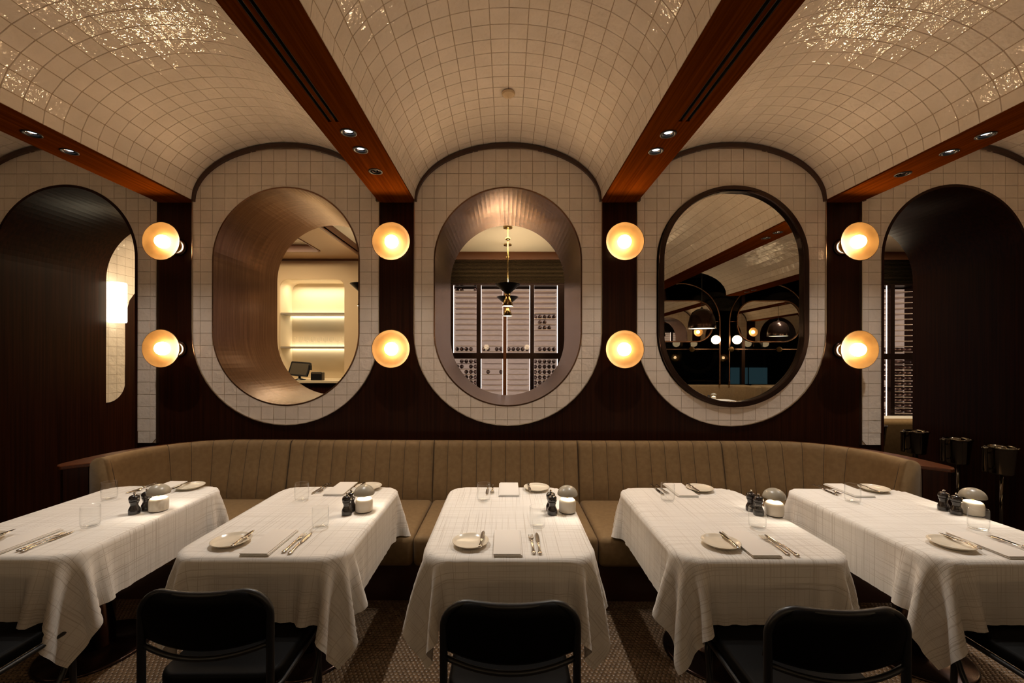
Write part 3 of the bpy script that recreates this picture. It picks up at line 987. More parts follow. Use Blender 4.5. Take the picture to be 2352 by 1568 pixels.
def make_knife(name='table_knife', L=.235, cat='knife'):
    t = thing(name, 'x', cat)
    hl = L * .46
    link('handle', G().add(*bar(handle_pts(-L / 2, hl, 1.0))).mesh(), M['steel'], t, smooth=True)
    y0 = -L / 2 + hl
    V, F = bar([(y0 - .002, .0045, .0030, .006), (y0 + .006, .0062, .0016, .004), (y0 + .02, .0088, .0011, .0035), (y0 + .07 * L / .235, .0098, .0010, .0035), (y0 + .10 * L / .235, .0092, .0010, .0035), (y0 + L - hl - .006, .005, .0009, .0035), (y0 + L - hl, .001, .0006, .0035)])
    link('blade', G().add(V, F).mesh(), M['steel'], t, smooth=True)
    return t
def make_napkin():
    t = thing('folded_napkin', 'x', 'napkin')
    w, l = .128, .275
    for i, (dx, dw) in enumerate(((0, 0), (.002, -.004), (-.002, -.006))):
        g = G().box(-w / 2 + dx - dw / 2 * 0, w / 2 + dw + dx, -l / 2 + i * .0015, l / 2 - i * .002, .0035 * i + .0003, .0035 * i + .0033)
        link('fold', bevel(g.mesh(), .0013, 2), M['napkin'], t, smooth=True)
    return t
def make_glass():
    t = thing('tumbler', 'x', 'glass')
    pr = [(0, 0), (.030, 0), (.035, .002), (.0385, .008), (.0405, .020), (.0408, .060), (.0400, .104), (.0396, .106), (.0388, .104), (.0394, .060), (.0391, .022), (.036, .011), (.030, .008), (0, .0075)]
    link('bowl', G().lathe(pr, 40).mesh(), M['glass'], t, smooth=True)
    return t
def make_mill():
    t = thing('pepper_mill', 'x', 'mill')
    pr = [(.0, 0), (.0265, 0), (.0275, .004), (.0275, .022), (.025, .030), (.0185, .044), (.0175, .052), (.021, .062), (.0235, .068), (.0235, .070), (0, .070)]
    link('body', G().lathe(pr, 32).mesh(), M['mill'], t, smooth=True)
    link('head', G().lathe([(.0, .071), (.0225, .071), (.025, .076), (.026, .086), (.022, .097), (.012, .103), (0, .104)], 32).mesh(), M['mill'], t, smooth=True)
    link('knob', G().lathe([(.0, .103), (.004, .103), (.003, .107), (.0062, .110), (.0062, .114), (.003, .118), (0, .1185)], 16).mesh(), M['chrome'], t, smooth=True)
    return t
def make_lamp():
    t = thing('table_lamp', 'x', 'lamp')
    b = [(0, 0), (.043, 0), (.044, .001), (.044, .003)]
    link('foot', G().lathe(b + [(0, .003)], 40).mesh(), M['black'], t, smooth=True)
    pr = [(0, .003), (.045, .003), (.0470, .006), (.0475, .046), (.0465, .058), (.043, .067), (.036, .073), (.020, .077), (0, .078)]
    link('body', G().lathe(pr, 44).mesh(), M['lamp_white'], t, smooth=True)
    link('stem', G().lathe([(.007, .077), (.0055, .086), (.0055, .106), (.0, .107)], 16).mesh(), M['brass'], t, smooth=True)
    dome = [(.0560, .096)] + [(.0572 * math.cos(a), .098 + .050 * math.sin(a)) for a in [PI / 2 * i / 12 for i in range(12)]] + [(0, .148), (0, .145)] + [(.0540 * math.cos(a), .099 + .045 * math.sin(a)) for a in [PI / 2 * i / 12 for i in range(11, -1, -1)]] + [(.0560, .096)]
    link('dome_shade', G().lathe(dome, 44, cap=False).mesh(), M['lamp_body'], t, smooth=True)
    link('led', G().lathe([(.010, .1165), (.030, .1165), (.030, .119), (.010, .119), (.010, .1165)], 24, cap=False).mesh(), M['lamp_glow'], t)
    l = bpy.data.lights.new('table_lamp_bulb', 'SPOT')
    l.energy = TABLE_LAMP_W * 4; l.color = (1, .86, .68); l.spot_size = math.radians(165); l.spot_blend = .5; l.shadow_soft_size = .012
    lo = bpy.data.objects.new('table_lamp_bulb', l); COL.objects.link(lo); lo.parent = t; lo.location = (.012, 0, .112)
    return t

# ------------------------------------------------------------------ chair
def make_chair():
    t = thing('dining_chair', 'x', 'chair')
    # seat front towards +y (the table), origin at floor centre of the back
    w = .225
    sm = bevel(G().prism(rrect(.44, .44, .07, 8, 0, .26), [], .415, .470, 'z').mesh(), .018, 3, 50)
    link('seat', sm, M['leather'], t, smooth=True)
    # back pad: curved, rounded rectangle with a sagging lower edge
    V = []; F = []; nu, nv = 28, 12
    for side in (0, 1):
        for i in range(nu + 1):
            a = -1 + 2 * i / nu
            x = a * (w + .006)
            ztop = .808 - .095 * max(0, (abs(a) - .55) / .45) ** 2.6
            zbot = .628 - .030 * (1 - a * a)
            for j in range(nv + 1):
                b = j / nv
                z = zbot + (ztop - zbot) * b
                bulge = .021 * (1 - (2 * b - 1) ** 6) * (1 - a ** 8) + .004
                y = -.035 * (1 - a * a) - .02 * b + .02
                V.append((x, y + (bulge if side else -bulge), z))
    n1 = (nu + 1) * (nv + 1)
    for side in (0, 1):
        for i in range(nu):
            for j in range(nv):
                a = side * n1 + i * (nv + 1) + j
                q = (a, a + nv + 1, a + nv + 2, a + 1)
                F.append(q if side else q[::-1])
    for i in range(nu):
        for j in (0, nv):
            a = i * (nv + 1) + j; F.append((a, a + nv + 1, a + nv + 1 + n1, a + n1))
    for j in range(nv):
        for i in (0, nu):
            a = i * (nv + 1) + j; F.append((a, a + 1, a + 1 + n1, a + n1))
    link('backrest', fixn(pydata('pad', V, F)), M['leather'], t, smooth=True)
    pts = [(-w, .0, .02)] + [(-w, 0, z) for z in (.2, .45, .62, .70)]
    for i in range(9):
        a = PI - PI / 2 * i / 8
        pts.append((-w + .085 + .085 * math.cos(a), -.012 * i / 8, .715 + .085 * math.sin(a)))
    for i in range(1, 8): pts.append((-(w - .085) + 2 * (w - .085) * i / 8, -.012 - .022 * math.sin(PI * i / 8), .80))
    for i in range(9):
        a = PI / 2 - PI / 2 * i / 8
        pts.append((w - .085 + .085 * math.cos(a), -.012 * (1 - i / 8), .715 + .085 * math.sin(a)))
    pts += [(w, 0, z) for z in (.70, .62, .45, .2, .02)]
    link('back_frame', G().tube(pts, .0135, 12).mesh(), M['black'], t, smooth=True)
    link('lower_rail', G().tube([(-w + .005 + (2 * w - .01) * i / 12, -.035 * (1 - (2 * i / 12 - 1) ** 2), .612 - .030 * (1 - (2 * i / 12 - 1) ** 2)) for i in range(13)], .009, 8).mesh(), M['black'], t, smooth=True)
    link('seat_frame', G().tube([(p[0], p[1], .408) for p in rrect(.44, .44, .06, 6, 0, .26)], .011, 10, closed=True).mesh(), M['black'], t, smooth=True)
    for sx in (-1, 1):
        link('leg', G().tube([(sx * .205, .45, .41), (sx * .207, .455, .2), (sx * .21, .46, .008)], .0125, 12).mesh(), M['black'], t, smooth=True)
        arc_ = [(sx * .222, .44 - .40 * (1 - math.cos(PI / 2 * i / 12)), .40 - .37 * math.sin(PI / 2 * i / 12)) for i in range(13)]
        link('side_brace', G().tube(arc_, .011, 10).mesh(), M['black'], t, smooth=True)
    return t

PROTO = {}
def inst(kind, maker, label, group, loc, rz=0.0, tilt=None, cat=None):
    if kind not in PROTO:
        o = maker(); PROTO[kind] = o
    else:
        o = copy_tree(PROTO[kind])
    o.location = loc
    o.rotation_euler = (tilt[0] if tilt else 0, tilt[1] if tilt else 0, rz)
    tag(o, label, None, group)
    return o

ZT = TZ + .0078
# per-table tweaks: lamp x, mill x,y pairs, plate offsets
LAY = [
    dict(lamp=(.310, .050), mills=((.218, -.005), (.236, .056)), chair=(-2.17, 1.47), rz=0.0),
    dict(lamp=(.293, .050), mills=((.215, -.005), (.216, .058)), chair=(-1.058, 1.50), rz=0.02),
    dict(lamp=(.333, .050), mills=((.243, .010), (.240, .070)), chair=(.015, 1.44), rz=0.0),
    dict(lamp=(.352, .010), mills=((.262, .078), (.268, .015)), chair=(1.09, 1.41), rz=-0.01),
    dict(lamp=(.362, .030), mills=((.272, .100), (.277, .036)), chair=(2.20, 1.46), rz=-0.03),
]
CL = [0, 1, 2, 1, 0]
for ti, (tx, tn) in enumerate(TABLES):
    lay = LAY[ti]
    t = inst('table', make_table, 'dark rounded table on a chrome column under the cloth of the %s' % tn, 'tables along the banquette', (tx, TY, 0))
    me = CLOTHS[CL[ti]]
    c = link('tablecloth', me, None)
    c.location = (tx, TY, 0)
    c.rotation_euler = (0, 0, PI if ti in (3, 4) else 0)
    tag(c, 'white crosshatched linen tablecloth draped over the %s' % tn, 'tablecloth', 'white linen tablecloths')
    rnd = random.Random(ti * 13 + 1)
    def j(a=.006): return rnd.uniform(-a, a)
    for side, sn in ((-1, 'chair side'), (1, 'banquette side')):
        f = side
        base = lambda dx, dy: (tx + dx, TY + dy, ZT)
        # front setting (chair side) measured from the photograph; banquette side is rotated 180 degrees
        def at(dx, dy):
            if side < 0: return (tx + dx, TY - .372 + dy, ZT)
            return (tx - dx, TY + .452 - dy, ZT)
        rz0 = 0 if side < 0 else PI
        px0 = (-.182 if ti != 3 else -.14) + j()
        pl = inst('plate', make_plate, 'cream bread plate on the %s of the %s' % (sn, tn), 'bread plates', at(px0, -.012 + j()))
        kz = ZT + .0165
        a = at(px0 + .048 + j(.004), .004)
        inst('butter_knife', lambda: make_knife('butter_knife', .185), 'silver butter knife on the bread plate, %s of the %s' % (sn, tn), 'butter knives', (a[0], a[1], kz), rz0 + j(.05))
        inst('napkin', make_napkin, 'folded white napkin on the %s of the %s' % (sn, tn), 'napkins', at(-.002 + j(.004), .0 + j(.004)), rz0)
        inst('fork', make_fork, 'silver fork beside the napkin on the %s of the %s' % (sn, tn), 'forks', at(.108 + j(.003), -.012 + j()), rz0 + j(.03))
        inst('knife', make_knife, 'silver table knife beside the fork on the %s of the %s' % (sn, tn), 'table knives', at(.138 + j(.003), -.004 + j()), rz0 + j(.04))
        g = (.152, .190) if side < 0 else (.150, .218)
        inst('glass', make_glass, 'clear tumbler on the %s of the %s' % (sn, tn), 'tumblers', at(g[0] + j(), g[1] + j(.01)), rnd.uniform(0, 6))
    lx, ly = lay['lamp']
    inst('lamp', make_lamp, 'grey mushroom-domed cordless table lamp on the %s' % tn, 'mushroom table lamps', (tx + lx, TY + ly, ZT))
    for q, (mx_, my_) in enumerate(lay['mills']):
        inst('mill', make_mill, 'black pepper mill beside the lamp on the %s, %s the banquette' % (tn, 'nearer' if (my_ == max(lay['mills'][0][1], lay['mills'][1][1])) else 'farther from'), 'pepper and salt mills', (tx + mx_, TY + my_, ZT))
    inst('chair', make_chair, 'black leather and tube chair drawn up to the %s' % tn, 'black dining chairs', (lay['chair'][0], lay['chair'][1], .003), lay['rz'])

# ------------------------------------------------------------------ wine bucket stands by the right arch
def bucket_stand(x, y, label, zr=.86):
    t = thing('wine_bucket_stand', label, 'bucket', (x, y, 0), group='wine bucket stands')
    link('base', G().lathe([(.13, 0), (.13, .008), (.05, .02), (.012, .03)], 32).mesh(), M['dark_chrome'], t, smooth=True)
    link('pole', G().lathe([(.012, .02), (.012, .62)], 16).mesh(), M['dark_chrome'], t, smooth=True)
    link('bucket', G().lathe([(0, .62), (.075, .62), (.078, .63), (.098, zr - .02), (.100, zr - .018), (.106, zr - .012), (.106, zr), (.098, zr), (.094, zr - .02), (.073, .64), (0, .635)], 40).mesh(), M['dark_chrome'], t, smooth=True)
    link('side_tube', G().lathe([(0, .64), (.016, .64), (.018, .65), (.018, zr - .02), (.022, zr - .016), (.022, zr - .004), (0, zr)], 20, c=(-.145, 0, 0)).mesh(), M['dark_chrome'], t, smooth=True)
    link('bracket', G().box(-.13, -.09, -.006, .006, .66, .672).box(-.13, -.09, -.006, .006, .80, .812).mesh(), M['dark_chrome'], t)
for (x, y, nm) in ((4.36, 3.78, 'nearest'), (4.38, 4.16, 'second'), (4.40, 4.60, 'third'), (4.33, 5.02, 'farthest')):
    bucket_stand(x, y, 'polished wine bucket on a stand in the right arch, %s of the four' % nm)

# ------------------------------------------------------------------ back room seen through the openings
YF = 6.95
sf = YF / FPX
def fx(px): return (px - 1163) * sf
def fz(py): return EYE - (py - 825) * sf
# far wall with the lit niche at left
nx0, nx1, nz0, nz1 = fx(640), fx(790), 1.287, fz(641)
niche = [(p[0], p[1]) for p in rrect(nx1 - nx0, nz1 - nz0 + .3, .14, 8, (nx0 + nx1) / 2, (nz1 + nz0 - .3) / 2)]
niche = [(x, max(z, nz0)) for x, z in niche]
cab_x0 = -0.95
struct('wall_far', G().prism([(XL, 0), (cab_x0, 0), (cab_x0, CEIL), (XL, CEIL)], [niche], YF, YF + .03).mesh(), M['cream'])
g = G()
n = len(niche)
v = [(x, YF + .03, z) for x, z in niche] + [(x, YF + .42, z) for x, z in niche]
g.add(v, [(i, (i + 1) % n, (i + 1) % n + n, i + n) for i in range(n)] + [tuple(range(n, 2 * n))])
struct('wall_niche', g.mesh(), M['cream_light'])
for zs, nm in ((2.365, 'upper'), (1.81, 'lower')):
    sh = thing('niche_shelf', '%s smoked glass shelf in the lit bar niche' % nm, 'shelf', ((nx0 + nx1) / 2, YF + .22, zs), group='shelves in the bar niche')
    w = (nx1 - nx0) / 2 - .004
    link('board', bbox(-w, w, -.19, .15, -.015, .015, .003), M['shelf'], sh)
    link('light_strip', bbox(-w, w, .152, .19, -.012, .012), M['led'], sh)
link_top = area('niche_lamp', ((nx0 + nx1) / 2, YF + .25, nz1 - .05), .9, 5, (1, .86, .6), size_y=.1)
ctr = thing('back_counter', 'pale topped dark wood counter below the lit niche', 'counter', (-3.1, YF - .2, 0))
link('worktop', bbox(-2.4, 1.0, -.16, .195, 1.245, 1.285, .005), M['cream_light'], ctr)
link('body', bbox(-2.38, .98, -.12, .195, 0, 1.245), M['wood'], ctr)
ordn = ['first', 'second', 'third', 'fourth', 'fifth', 'sixth', 'seventh', 'eighth', 'ninth']
SG = None
for i in range(9):
    x = fx(664 + i * 14.6)
    if SG is None:
        SG = thing('stem_glass', 'x', 'glass')
        link('bowl', G().lathe([(.001, .07), (.02, .078), (.036, .10), (.038, .13), (.031, .165), (.030, .165), (.037, .13), (.035, .10), (.019, .080), (.001, .073)], 20).mesh(), M['glass'], SG, smooth=True)
        link('foot', G().lathe([(0, 0), (.034, 0), (.030, .003), (.004, .007), (.0035, .07), (0, .072)], 20).mesh(), M['glass'], SG, smooth=True)
        o = SG
    else: o = copy_tree(SG)
    o.location = (x, YF + .16, 1.8255)
    tag(o, 'clear stemmed glass on the lower niche shelf, %s from the left' % ordn[i], 'glass', 'stemmed glasses in the niche')
pos = thing('till_screen', 'black touchscreen till standing on the counter before the niche', 'till', (fx(683) * .96, YF - .22, 1.286), -.25)
scr = link('screen', bbox(-.17, .17, -.012, .012, -.105, .105, .006), M['screen'], pos, (0, 0, .175)); scr.rotation_euler = (-.35, 0.06, 0)
link('bezel', G().prism(rrect(.36, .23, .015), [rrect(.32, .19, .008)], -.016, .014).mesh(), M['black'], scr)
link('stand', G().lathe([(.09, 0), (.09, .012), (.02, .03), (.02, .14)], 20).mesh(), M['black'], pos, smooth=True)
link('card_reader', bbox(.175, .215, -.02, .02, .16, .24, .006), M['black'], pos)
pr = thing('receipt_printer', 'small black receipt printer on the counter beside the till screen', 'printer', (fx(714) * .962 + .10, YF - .26, 1.286), .1)
link('case', bbox(-.085, .085, -.07, .07, 0, .125, .01), M['black'], pr)
link('cover', bbox(-.075, .075, -.072, -.04, .10, .135, .006), M['screen'], pr)

# ceilings of the back room
struct('ceiling_back_room', bbox(-1.9, XR, YBK, YF + .5, CEIL, CEIL + .05), M['cream_light'])
SZ = 3.25
rx0, rx1, ry0, ry1 = -4.2, -2.80, 5.35, 6.45
sof = G().prism([(XL, YBK), (-2.27, YBK), (-2.27, YF), (XL, YF)], [rrect(rx1 - rx0, ry1 - ry0, .06, 6, (rx0 + rx1) / 2, (ry0 + ry1) / 2)], SZ, SZ + .02, 'z')
struct('ceiling_soffit', sof.mesh(), M['soffit'])
struct('ceiling_recess', G().prism(rrect(rx1 - rx0, ry1 - ry0, .06, 6, (rx0 + rx1) / 2, (ry0 + ry1) / 2), [], SZ + .10, SZ + .105, 'z').mesh(), M['cream_light'])
struct('trim_11', G().prism(rrect(rx1 - rx0, ry1 - ry0, .06, 6, (rx0 + rx1) / 2, (ry0 + ry1) / 2), [rrect(rx1 - rx0 - .03, ry1 - ry0 - .03, .05, 6, (rx0 + rx1) / 2, (ry0 + ry1) / 2)], SZ - .012, SZ + .10, 'z').mesh(), M['orange_wood'])
struct('trim_12', bbox(-2.30, -2.27, YBK, YF, SZ - .02, CEIL), M['orange_wood'])
struct('ceiling_upper', bbox(-2.27, -1.9, YBK, YF, CEIL, CEIL + .05), M['cream_light'])
struct('trim_13', bbox(XL, -1.0, YF - .03, YF, SZ - .03, SZ + .02, .005), M['orange_wood'])
struct('trim_14', bbox(cab_x0 - .05, XR, YF - .06, YF - .0, fz(598), CEIL, .004), M['orange_wood'])
# ribbed metal band above the cabinets
gb = G()
nrib = 17; zr0, zr1 = fz(651), fz(598)
for i in range(nrib):
    z0 = zr0 + (zr1 - zr0) * i / nrib
    gb.box(cab_x0, XR, YF - .045, YF - .02, z0 + .003, z0 + (zr1 - zr0) / nrib * .72)
gb.box(cab_x0, XR, YF - .02, YF + .5, zr0, zr1)
struct('trim_15', gb.mesh(), M['ribbed'])
# the wine cabinets: four-door units repeated
def wine_cabinet(x0, label):
    t = thing('wine_cabinet', label, 'cabinet', (x0, YF, 0), group='backlit wine cabinets')
    Wd = 1.935
    panes = [(.085, .465), (.535, .895), (.955, 1.335), (1.40, 1.785)]
    zt, zm1, zm0, zb = fz(655), 1.725, 1.63, .45
    link('carcass', G().box(0, Wd, .42, .45, 0, zr0).box(0, Wd, -.0, .42, 0, zb - .03).box(0, .012, 0, .42, 0, zr0).box(Wd - .012, Wd, 0, .42, 0, zr0).mesh(), M['wood'], t)
    f_ = G()
    xs = [0] + [v_ for p in panes for v_ in p] + [Wd]
    for i in range(0, len(xs), 2):
        f_.box(xs[i], xs[i + 1], -.03, .03, 0, zt + .03)
    f_.box(0, Wd, -.032, .032, zm0, zm1).box(0, Wd, -.032, .032, zt, zt + .035).box(0, Wd, -.03, .03, 0, zb)
    link('frame', f_.mesh(), M['dark_bronze'], t)
    link('centre_stile', bbox(.902, .948, -.045, -.03, zb, zt), M['orange_wood'], t)
    link('backlight_panel', bbox(.02, Wd - .02, .36, .40, zb, zt), M['cab_back'], t)
    rk = G(); bt = G(); led = G()
    for (a, b) in panes:
        for (z0, z1) in ((zb, zm0), (zm1, zt)):
            led.box(a - .002, a + .005, .04, .052, z0, z1); led.box(b - .005, b + .002, .04, .052, z0, z1)
            nn = int((z1 - z0) / .085)
            for i in range(nn):
                z = z0 + .02 + i * (z1 - z0 - .02) / nn
                rk.box(a + .008, b - .008, .06, .34, z, z + .010)
                full = (z1 < zm0 + .01 and (a < .3 or a > 1.3)) or i == 0
                if full or random.random() < .05:
                    for q in range(5):
                        if random.random() < (.9 if full else .5):
                            c_ = (a + .035 + q * (b - a - .07) / 4, .19, z + .047)
                            bt.lathe([(.0, .115), (.014, .115), (.014, .02), (.034, -.03), (.034, -.12), (0, -.12)], 8, c=c_, axis='y')
        link('pane', bbox(a, b, -.006, -.002, zb, zm0), M['glass'], t)
        link('pane', bbox(a, b, -.006, -.002, zm1, zt), M['glass'], t)
    o = link('rack', rk.mesh(fix=False), M['acrylic'], t); o['kind'] = 'stuff'
    if bt.v:
        o = link('bottle', bt.mesh(fix=False), M['bottle'], t, smooth=True); o['kind'] = 'stuff'
    o = link('light_strip', led.mesh(fix=False), M['led_cool'], t)
    return t
names = ['seen straight through the central oval opening', 'right of the one in the central oval', 'behind the mirror wall', 'left of the one in the right arch', 'seen through the right arched doorway', 'beyond the right arch', 'at the far right end']
for i in range(6):
    wine_cabinet(cab_x0 + i * 1.94, 'backlit wine cabinet with dark framed doors, %s' % names[i])

# pendants
def cone_pendant(x, y, zb, label):
    t = thing('double_cone_pendant', label, 'pendant lamp', (x, y, zb), group='brass double-cone pendants')
    link('upper_cone', G().lathe([(.030, .165), (.062, .195), (.165, .285), (.167, .287), (.163, .287), (.058, .198), (.026, .170)], 36, cap=False).mesh(), M['black'], t, smooth=True)
    link('collar', G().lathe([(.022, .12), (.036, .135), (.036, .155), (.026, .17)], 24).mesh(), M['brass'], t, smooth=True)
    link('lower_cone', G().lathe([(.024, .13), (.040, .10), (.075, .0), (.073, 0), (.038, .10), (.022, .128)], 36, cap=False).mesh(), M['brass'], t, smooth=True)
    link('diffuser', G().lathe([(0, .002), (.072, .002), (.070, .008), (0, .008)], 28).mesh(), M['opal'], t)
    link('rod', G().lathe([(.009, .27), (.009, CEIL - zb)], 12).mesh(), M['brass'], t, smooth=True)
    link('rod_joint', G().lathe([(.009, .86 * 1.0), (.030, .872), (.034, .885), (.030, .895), (.009, .905)] if CEIL - zb > .92 else [(.009, .6), (.03, .61), (.009, .63)], 20).mesh(), M['brass'], t, smooth=True)
    l = bpy.data.lights.new('added_ceiling_wash', 'SPOT'); l.energy = 20; l.color = (1.0, .80, .54); l.spot_size = math.radians(150); l.spot_blend = .6; l.shadow_soft_size = .04  # spot added in the upper cone to wash the back room ceiling
    lo = bpy.data.objects.new('added_ceiling_wash', l); COL.objects.link(lo); lo.parent = t; lo.location = (.05, 0, .24); lo.rotation_euler = (PI, 0, 0)
    link('canopy', G().lathe([(.06, CEIL - zb - .004), (.06, CEIL - zb - .02), (.009, CEIL - zb - .03)], 24).mesh(), M['brass'], t, smooth=True)
    return t
cone_pendant(X(1166, 5.6), 5.6, Z(703, 5.6), 'brass double-cone pendant hanging behind the central oval, nearer of two')
cone_pendant(X(1165.5, 6.45), 6.45, Z(724, 6.45) - .01, 'brass double-cone pendant hanging behind the central oval, farther of two')
cone_pendant(X(833, 5.6), 5.6, Z(703, 5.6), 'brass double-cone pendant at the right edge of the left oval')
cone_pendant(2.1, 5.6, Z(703, 5.6), 'added brass double-cone pendant, unseen behind the wall right of the central oval')  # unseen extra pendant, added for its light on the ceiling
cone_pendant(4.3, 5.6, Z(703, 5.6), 'added brass double-cone pendant, unseen behind the wall by the right arch')  # another pendant out of view, added to light the ceiling
area('back_room_fill', (0.6, 5.75, CEIL - .03), 3.0, 55, (1.0, .78, .50), size_y=1.0)  # added soft fill light for the back room, no fitting
area('bar_lamp', (-3.4, 5.6, SZ + .09), 1.0, 64, (1.0, .76, .46), size_y=.8)
area('back_room_fill_right', (5.6, 5.25, CEIL - .03), 2.6, 95, (1.0, .78, .50), size_y=1.0)  # added fill light, brightens the booth and cabinets in the right arch

# tiled side wall with opal lamp behind the left arch
TX = -4.72
sw = struct('wall_side_tiled', bbox(TX - .02, TX, YBK, YF, 0, CEIL), M['wood'])
tp = struct('wall_side_panel', G().prism([(4.80, 1.22)] + [(5.00 - .0 + .24 * math.sin(PI / 2 * i / 8), 1.34 - .24 * math.cos(PI / 2 * i / 8)) for i in range(9)] + [(5.25, 1.6), (5.25, 2.05), (5.265, 2.2), (5.31, 2.35), (5.40, 2.47), (5.6, 2.58), (5.6, CEIL), (4.80, CEIL)], [], TX, TX + .008, 'x').mesh(), M['grout'])
outl = [(4.80, 1.10)] + [(5.01 + .235 * math.sin(PI / 2 * i / 8), 1.335 - .235 * math.cos(PI / 2 * i / 8)) for i in range(9)] + [(5.245, 1.6), (5.245, 2.05), (5.26, 2.2), (5.305, 2.35), (5.395, 2.47), (5.6, 2.58), (5.6, CEIL), (4.80, CEIL)]
def inside_poly(p, poly):
    c = False
    for i in range(len(poly)):
        a, b = poly[i], poly[i - 1]
        if (a[1] > p[1]) != (b[1] > p[1]) and p[0] < (b[0] - a[0]) * (p[1] - a[1]) / (b[1] - a[1]) + a[0]: c = not c
    return c
fpoly = lambda y, z: (1 if inside_poly((y, z), outl) else -1)
def clip_conv(poly, y0, y1, z0, z1):
    def cut(pts, fn):
        out = []
        for i in range(len(pts)):
            a, b = pts[i - 1], pts[i]
            fa, fb = fn(a), fn(b)
            if (fa > 0) != (fb > 0):
                t_ = fa / (fa - fb); out.append((a[0] + (b[0] - a[0]) * t_, a[1] + (b[1] - a[1]) * t_))
            if fb > 0: out.append(b)
        return out
    for fn in (lambda p: p[0] - y0, lambda p: y1 - p[0], lambda p: p[1] - z0, lambda p: z1 - p[1]):
        poly = cut(poly, fn)
        if len(poly) < 3: return None
    A = abs(sum(poly[i - 1][0] * poly[i][1] - poly[i][0] * poly[i - 1][1] for i in range(len(poly)))) / 2
    return poly if A > 3e-4 else None
for i in range(8):
    for j in range(21):
        y0 = 4.80 + i * PITCH; z0 = 1.10 + j * PITCH
        p = clip_conv(outl, y0 + .0012, y0 + PITCH - .0012, z0 + .0012, z0 + PITCH - .0012)
        if p:
            cy = sum(q[0] for q in p) / len(p); cz = sum(q[1] for q in p) / len(p)
            link('tile', G().prism([((q[0] - cy) * .99, (q[1] - cz) * .99) for q in p], [], 0, TT, 'x').mesh(), M['tile'], tp, (TX + .008, cy, cz))
ol = thing('opal_wall_lamp', 'tall glowing opal cylinder lamp on the tiled wall behind the left arch', 'wall lamp', (-4.585, 5.0, 2.28))
link('diffuser', bevel(G().lathe([(.085, -.235), (.092, -.22), (.092, .22), (.085, .235)], 32).mesh(), .004, 2, 60), M['opal'], ol, smooth=True)
link('bracket', bbox(-.13, -.09, -.04, .04, -.06, .06, .004), M['brass'], ol)
# rolled booth seen low in the right arch
bo = thing('back_room_booth', 'tan rolled booth back with a cloth-topped table behind, in the right arch', 'sofa', (6.0, 5.62, 0))
link('back', bevel(G().prism(rrect(2.2, .22, .10, 6, -.35, -.1), [], .1, .86, 'z').mesh(), .06, 4, 50), M['fabric'], bo, smooth=True)
link('seat', bbox(-1.4, .7, .0, .22, .1, .46, .04, 3), M['fabric'], bo, smooth=True)
bt_ = thing('back_room_table', 'white covered table top behind the tan booth in the right arch', 'table', (5.85, 6.40, 0))
link('cloth_top', bevel(G().prism(rrect(1.5, .50, .08), [], .66, .76, 'z').mesh(), .02, 3, 60), M['cloth'], bt_, smooth=True)
link('column', G().lathe([(.25, 0), (.25, .02), (.07, .03), (.07, .66)], 24).mesh(), M['chrome'], bt_, smooth=True)

# ------------------------------------------------------------------ the window side behind the viewer (seen in the mirror)
YW = -2.15
win = struct('window_4', bbox(XL, XR, -3.22, -3.2, 0, 3.7), M['window_glass'])
struct('wall_window_side', bbox(XL, XR, -3.6, -3.5, 0, 3.75), M['black'])
for i in range(10):
    xx = XL + 1 + i * 2.0
    struct('trim_%d' % (20 + i), bbox(xx - .04, xx + .04, -3.26, -3.16, 0, 3.7), M['dark_bronze'])
def arch_screen(cx, label):
    t = thing('bronze_arch_screen', label, 'screen', (cx, YW, 0), group='bronze tube arch screens')
    r = .89; zc_ = 2.48
    pts = [(-r, 0, 1.04), (-r, 0, 1.2)] + [(r * math.cos(PI - PI * i / 24), 0, zc_ + r * math.sin(PI - PI * i / 24)) for i in range(25)] + [(r, 0, 1.2), (r, 0, 1.04)]
    link('arch_tube', G().tube(pts, .018, 10).mesh(), M['bronze'], t, smooth=True)
    link('cross_bar', G().tube([(-r, 0, 1.86), (r, 0, 1.86)], .012, 8).mesh(), M['bronze'], t, smooth=True)
    for sx in (-1, 1):
        link('mirror_arm', G().tube([(sx * r, 0, 2.50), (sx * .72, 0, 2.50)], .010, 8).mesh(), M['bronze'], t, smooth=True)
        link('globe_light', G().lathe([(.098 * math.sin(PI * i / 12), .098 * -math.cos(PI * i / 12)) for i in range(13)], 24, c=(sx * (r - .13), .08, 2.075)).mesh(), M['globe_w'], t, smooth=True)
    o1 = rrect(1.46, .96, .40, 14, 0, 2.50); o2 = rrect(1.41, .91, .375, 14, 0, 2.50)
    link('mirror_frame', G().prism(o1, [o2], -.02, .03).mesh(), M['bronze'], t)
    link('mirror_glass', G().prism(o2, [], .0, .012).mesh(), M['mirror'], t)
    for sx in (-.85, .25):
        link('amber_ball', G().lathe([(.06 * math.sin(PI * i / 10), -.06 * math.cos(PI * i / 10)) for i in range(11)], 20, c=(sx, .0, 1.86)).mesh(), M['amber'], t, smooth=True)
M['globe_w'] = emission('white_globe', (1.0, .70, .40), 15.0)
nm_ = ['over the far left booth', 'behind the viewer on the left', 'directly behind the viewer', 'behind the viewer on the right', 'left in the mirror reflection', 'right in the mirror reflection', 'beyond the reflected ones', 'at the far end']
for i, k in enumerate((-3, -2, -1, 0, 1, 2, 3, 4)):
    arch_screen(2.0 * k + .012 if True else 0, 'bronze tube arch carrying a rounded mirror and two globes, %s' % nm_[i])
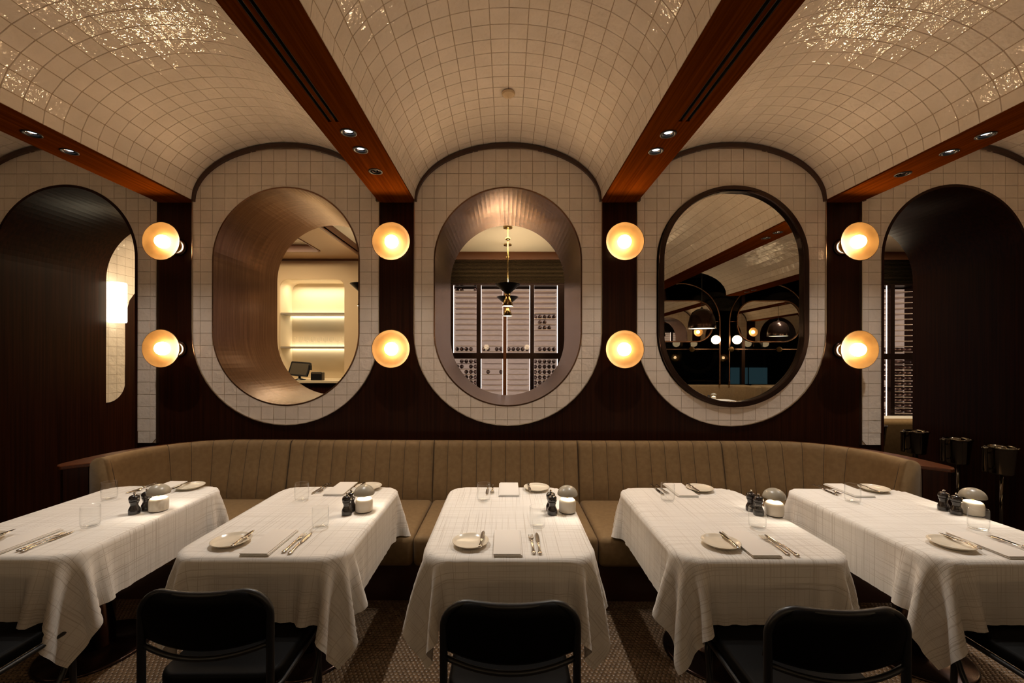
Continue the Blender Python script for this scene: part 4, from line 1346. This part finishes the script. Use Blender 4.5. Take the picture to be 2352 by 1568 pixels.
def bell(x, y, zb, label):
    t = thing('bell_pendant', label, 'pendant lamp', (x, y, zb), group='dark bell pendants')
    pr_ = [(.26, 0), (.262, .004), (.25, .12), (.225, .24), (.18, .33), (.10, .385), (.03, .40), (.012, .43), (.010, .43), (.026, .395), (.095, .378), (.173, .323), (.217, .236), (.243, .12), (.255, .004)]
    link('shade', G().lathe(pr_, 40, cap=False).mesh(), M['dark_bronze'], t, smooth=True)
    link('diffuser', G().lathe([(0, .012), (.247, .012), (.245, .022), (0, .022)], 36).mesh(), M['bell_glow'], t)
    link('cable', G().lathe([(.004, .42), (.004, 3.74 - zb)], 8).mesh(), M['black'], t)
M['bell_glow'] = emission('pendant_diffuser', (1.0, .84, .62), 3.5)
for x, s_ in ((-5.76, 'far left'), (-2.55, 'left'), (.66, 'nearest the viewer'), (3.87, 'left in the oval mirror'), (7.08, 'right in the oval mirror')):
    bell(x, -.80, 2.23, 'dark bell-shaped pendant over the window booths, %s' % s_)
def booth(x0, x1, label):
    t = thing('window_booth', label, 'sofa', ((x0 + x1) / 2, -2.17, 0), group='tan booths along the windows')
    w = (x1 - x0) / 2
    V = []; F = []
    o = [(-w + .0, .55), (-w, .2)] + [(-w + .25 - .25 * math.cos(PI / 2 * i / 8), -.05 - .25 * math.sin(PI / 2 * i / 8) + .25) for i in range(9)][::1]
    g_ = G().prism([(-w, .55), (-w, -.15), (w, -.15), (w, .55), (w - .16, .55), (w - .16, .18), (w - .34, .0), (-w + .34, .0), (-w + .16, .18), (-w + .16, .55)], [], .1, 1.04, 'z')
    link('back', bevel(g_.mesh(), .04, 3, 30), M['fabric'], t, smooth=True)
    link('seat', bbox(-w + .17, w - .17, .02, .60, .1, .46, .04, 3), M['fabric'], t, smooth=True)
bn = [('far left'), ('left'), ('behind the viewer'), ('left in the mirror'), ('right in the mirror'), ('beyond')]
for i, x in enumerate((-6.8, -4.5, -2.2, 3.3, 5.68, 8.06)):
    booth(x, x + 2.26, 'tan rounded booth under the window arches, %s' % bn[i])
for i, (x, nm2) in enumerate(((4.35, 'under the reflected booth'), (6.8, 'by the right reflected booth'))):
    t = inst('table', make_table, 'dark rounded table under cloth on the window side, %s' % nm2, 'tables on the window side', (x, -1.35, 0), PI / 2)
    c = link('tablecloth', CLOTHS[0], None); c.location = (x, -1.35, 0); c.rotation_euler = (0, 0, PI / 2)
    tag(c, 'white linen tablecloth on the window side, %s' % nm2, 'tablecloth', 'tablecloths on the window side')
    inst('lamp', make_lamp, 'mushroom-domed table lamp on the window side table, %s' % nm2, 'lamps on the window side', (x + .12, -1.55, ZT))
    inst('mill', make_mill, 'black pepper mill on the window side table, %s' % nm2, 'mills on the window side', (x + .0, -1.52, ZT))
    inst('chair', make_chair, 'black chair at the window side table, %s' % nm2, 'chairs on the window side', (x + .1, -.62, .003), PI)
for i, x in enumerate((5.72, 6.22)):
    tag(link('lit_window_panel', bbox(x, x + .46, -3.30, -3.28, 1.0, 1.42), M['blue']), 'pale blue lit pane outside the night window, %s of two in the mirror' % ('left' if i == 0 else 'right'), 'window pane', 'lit blue panes outside')
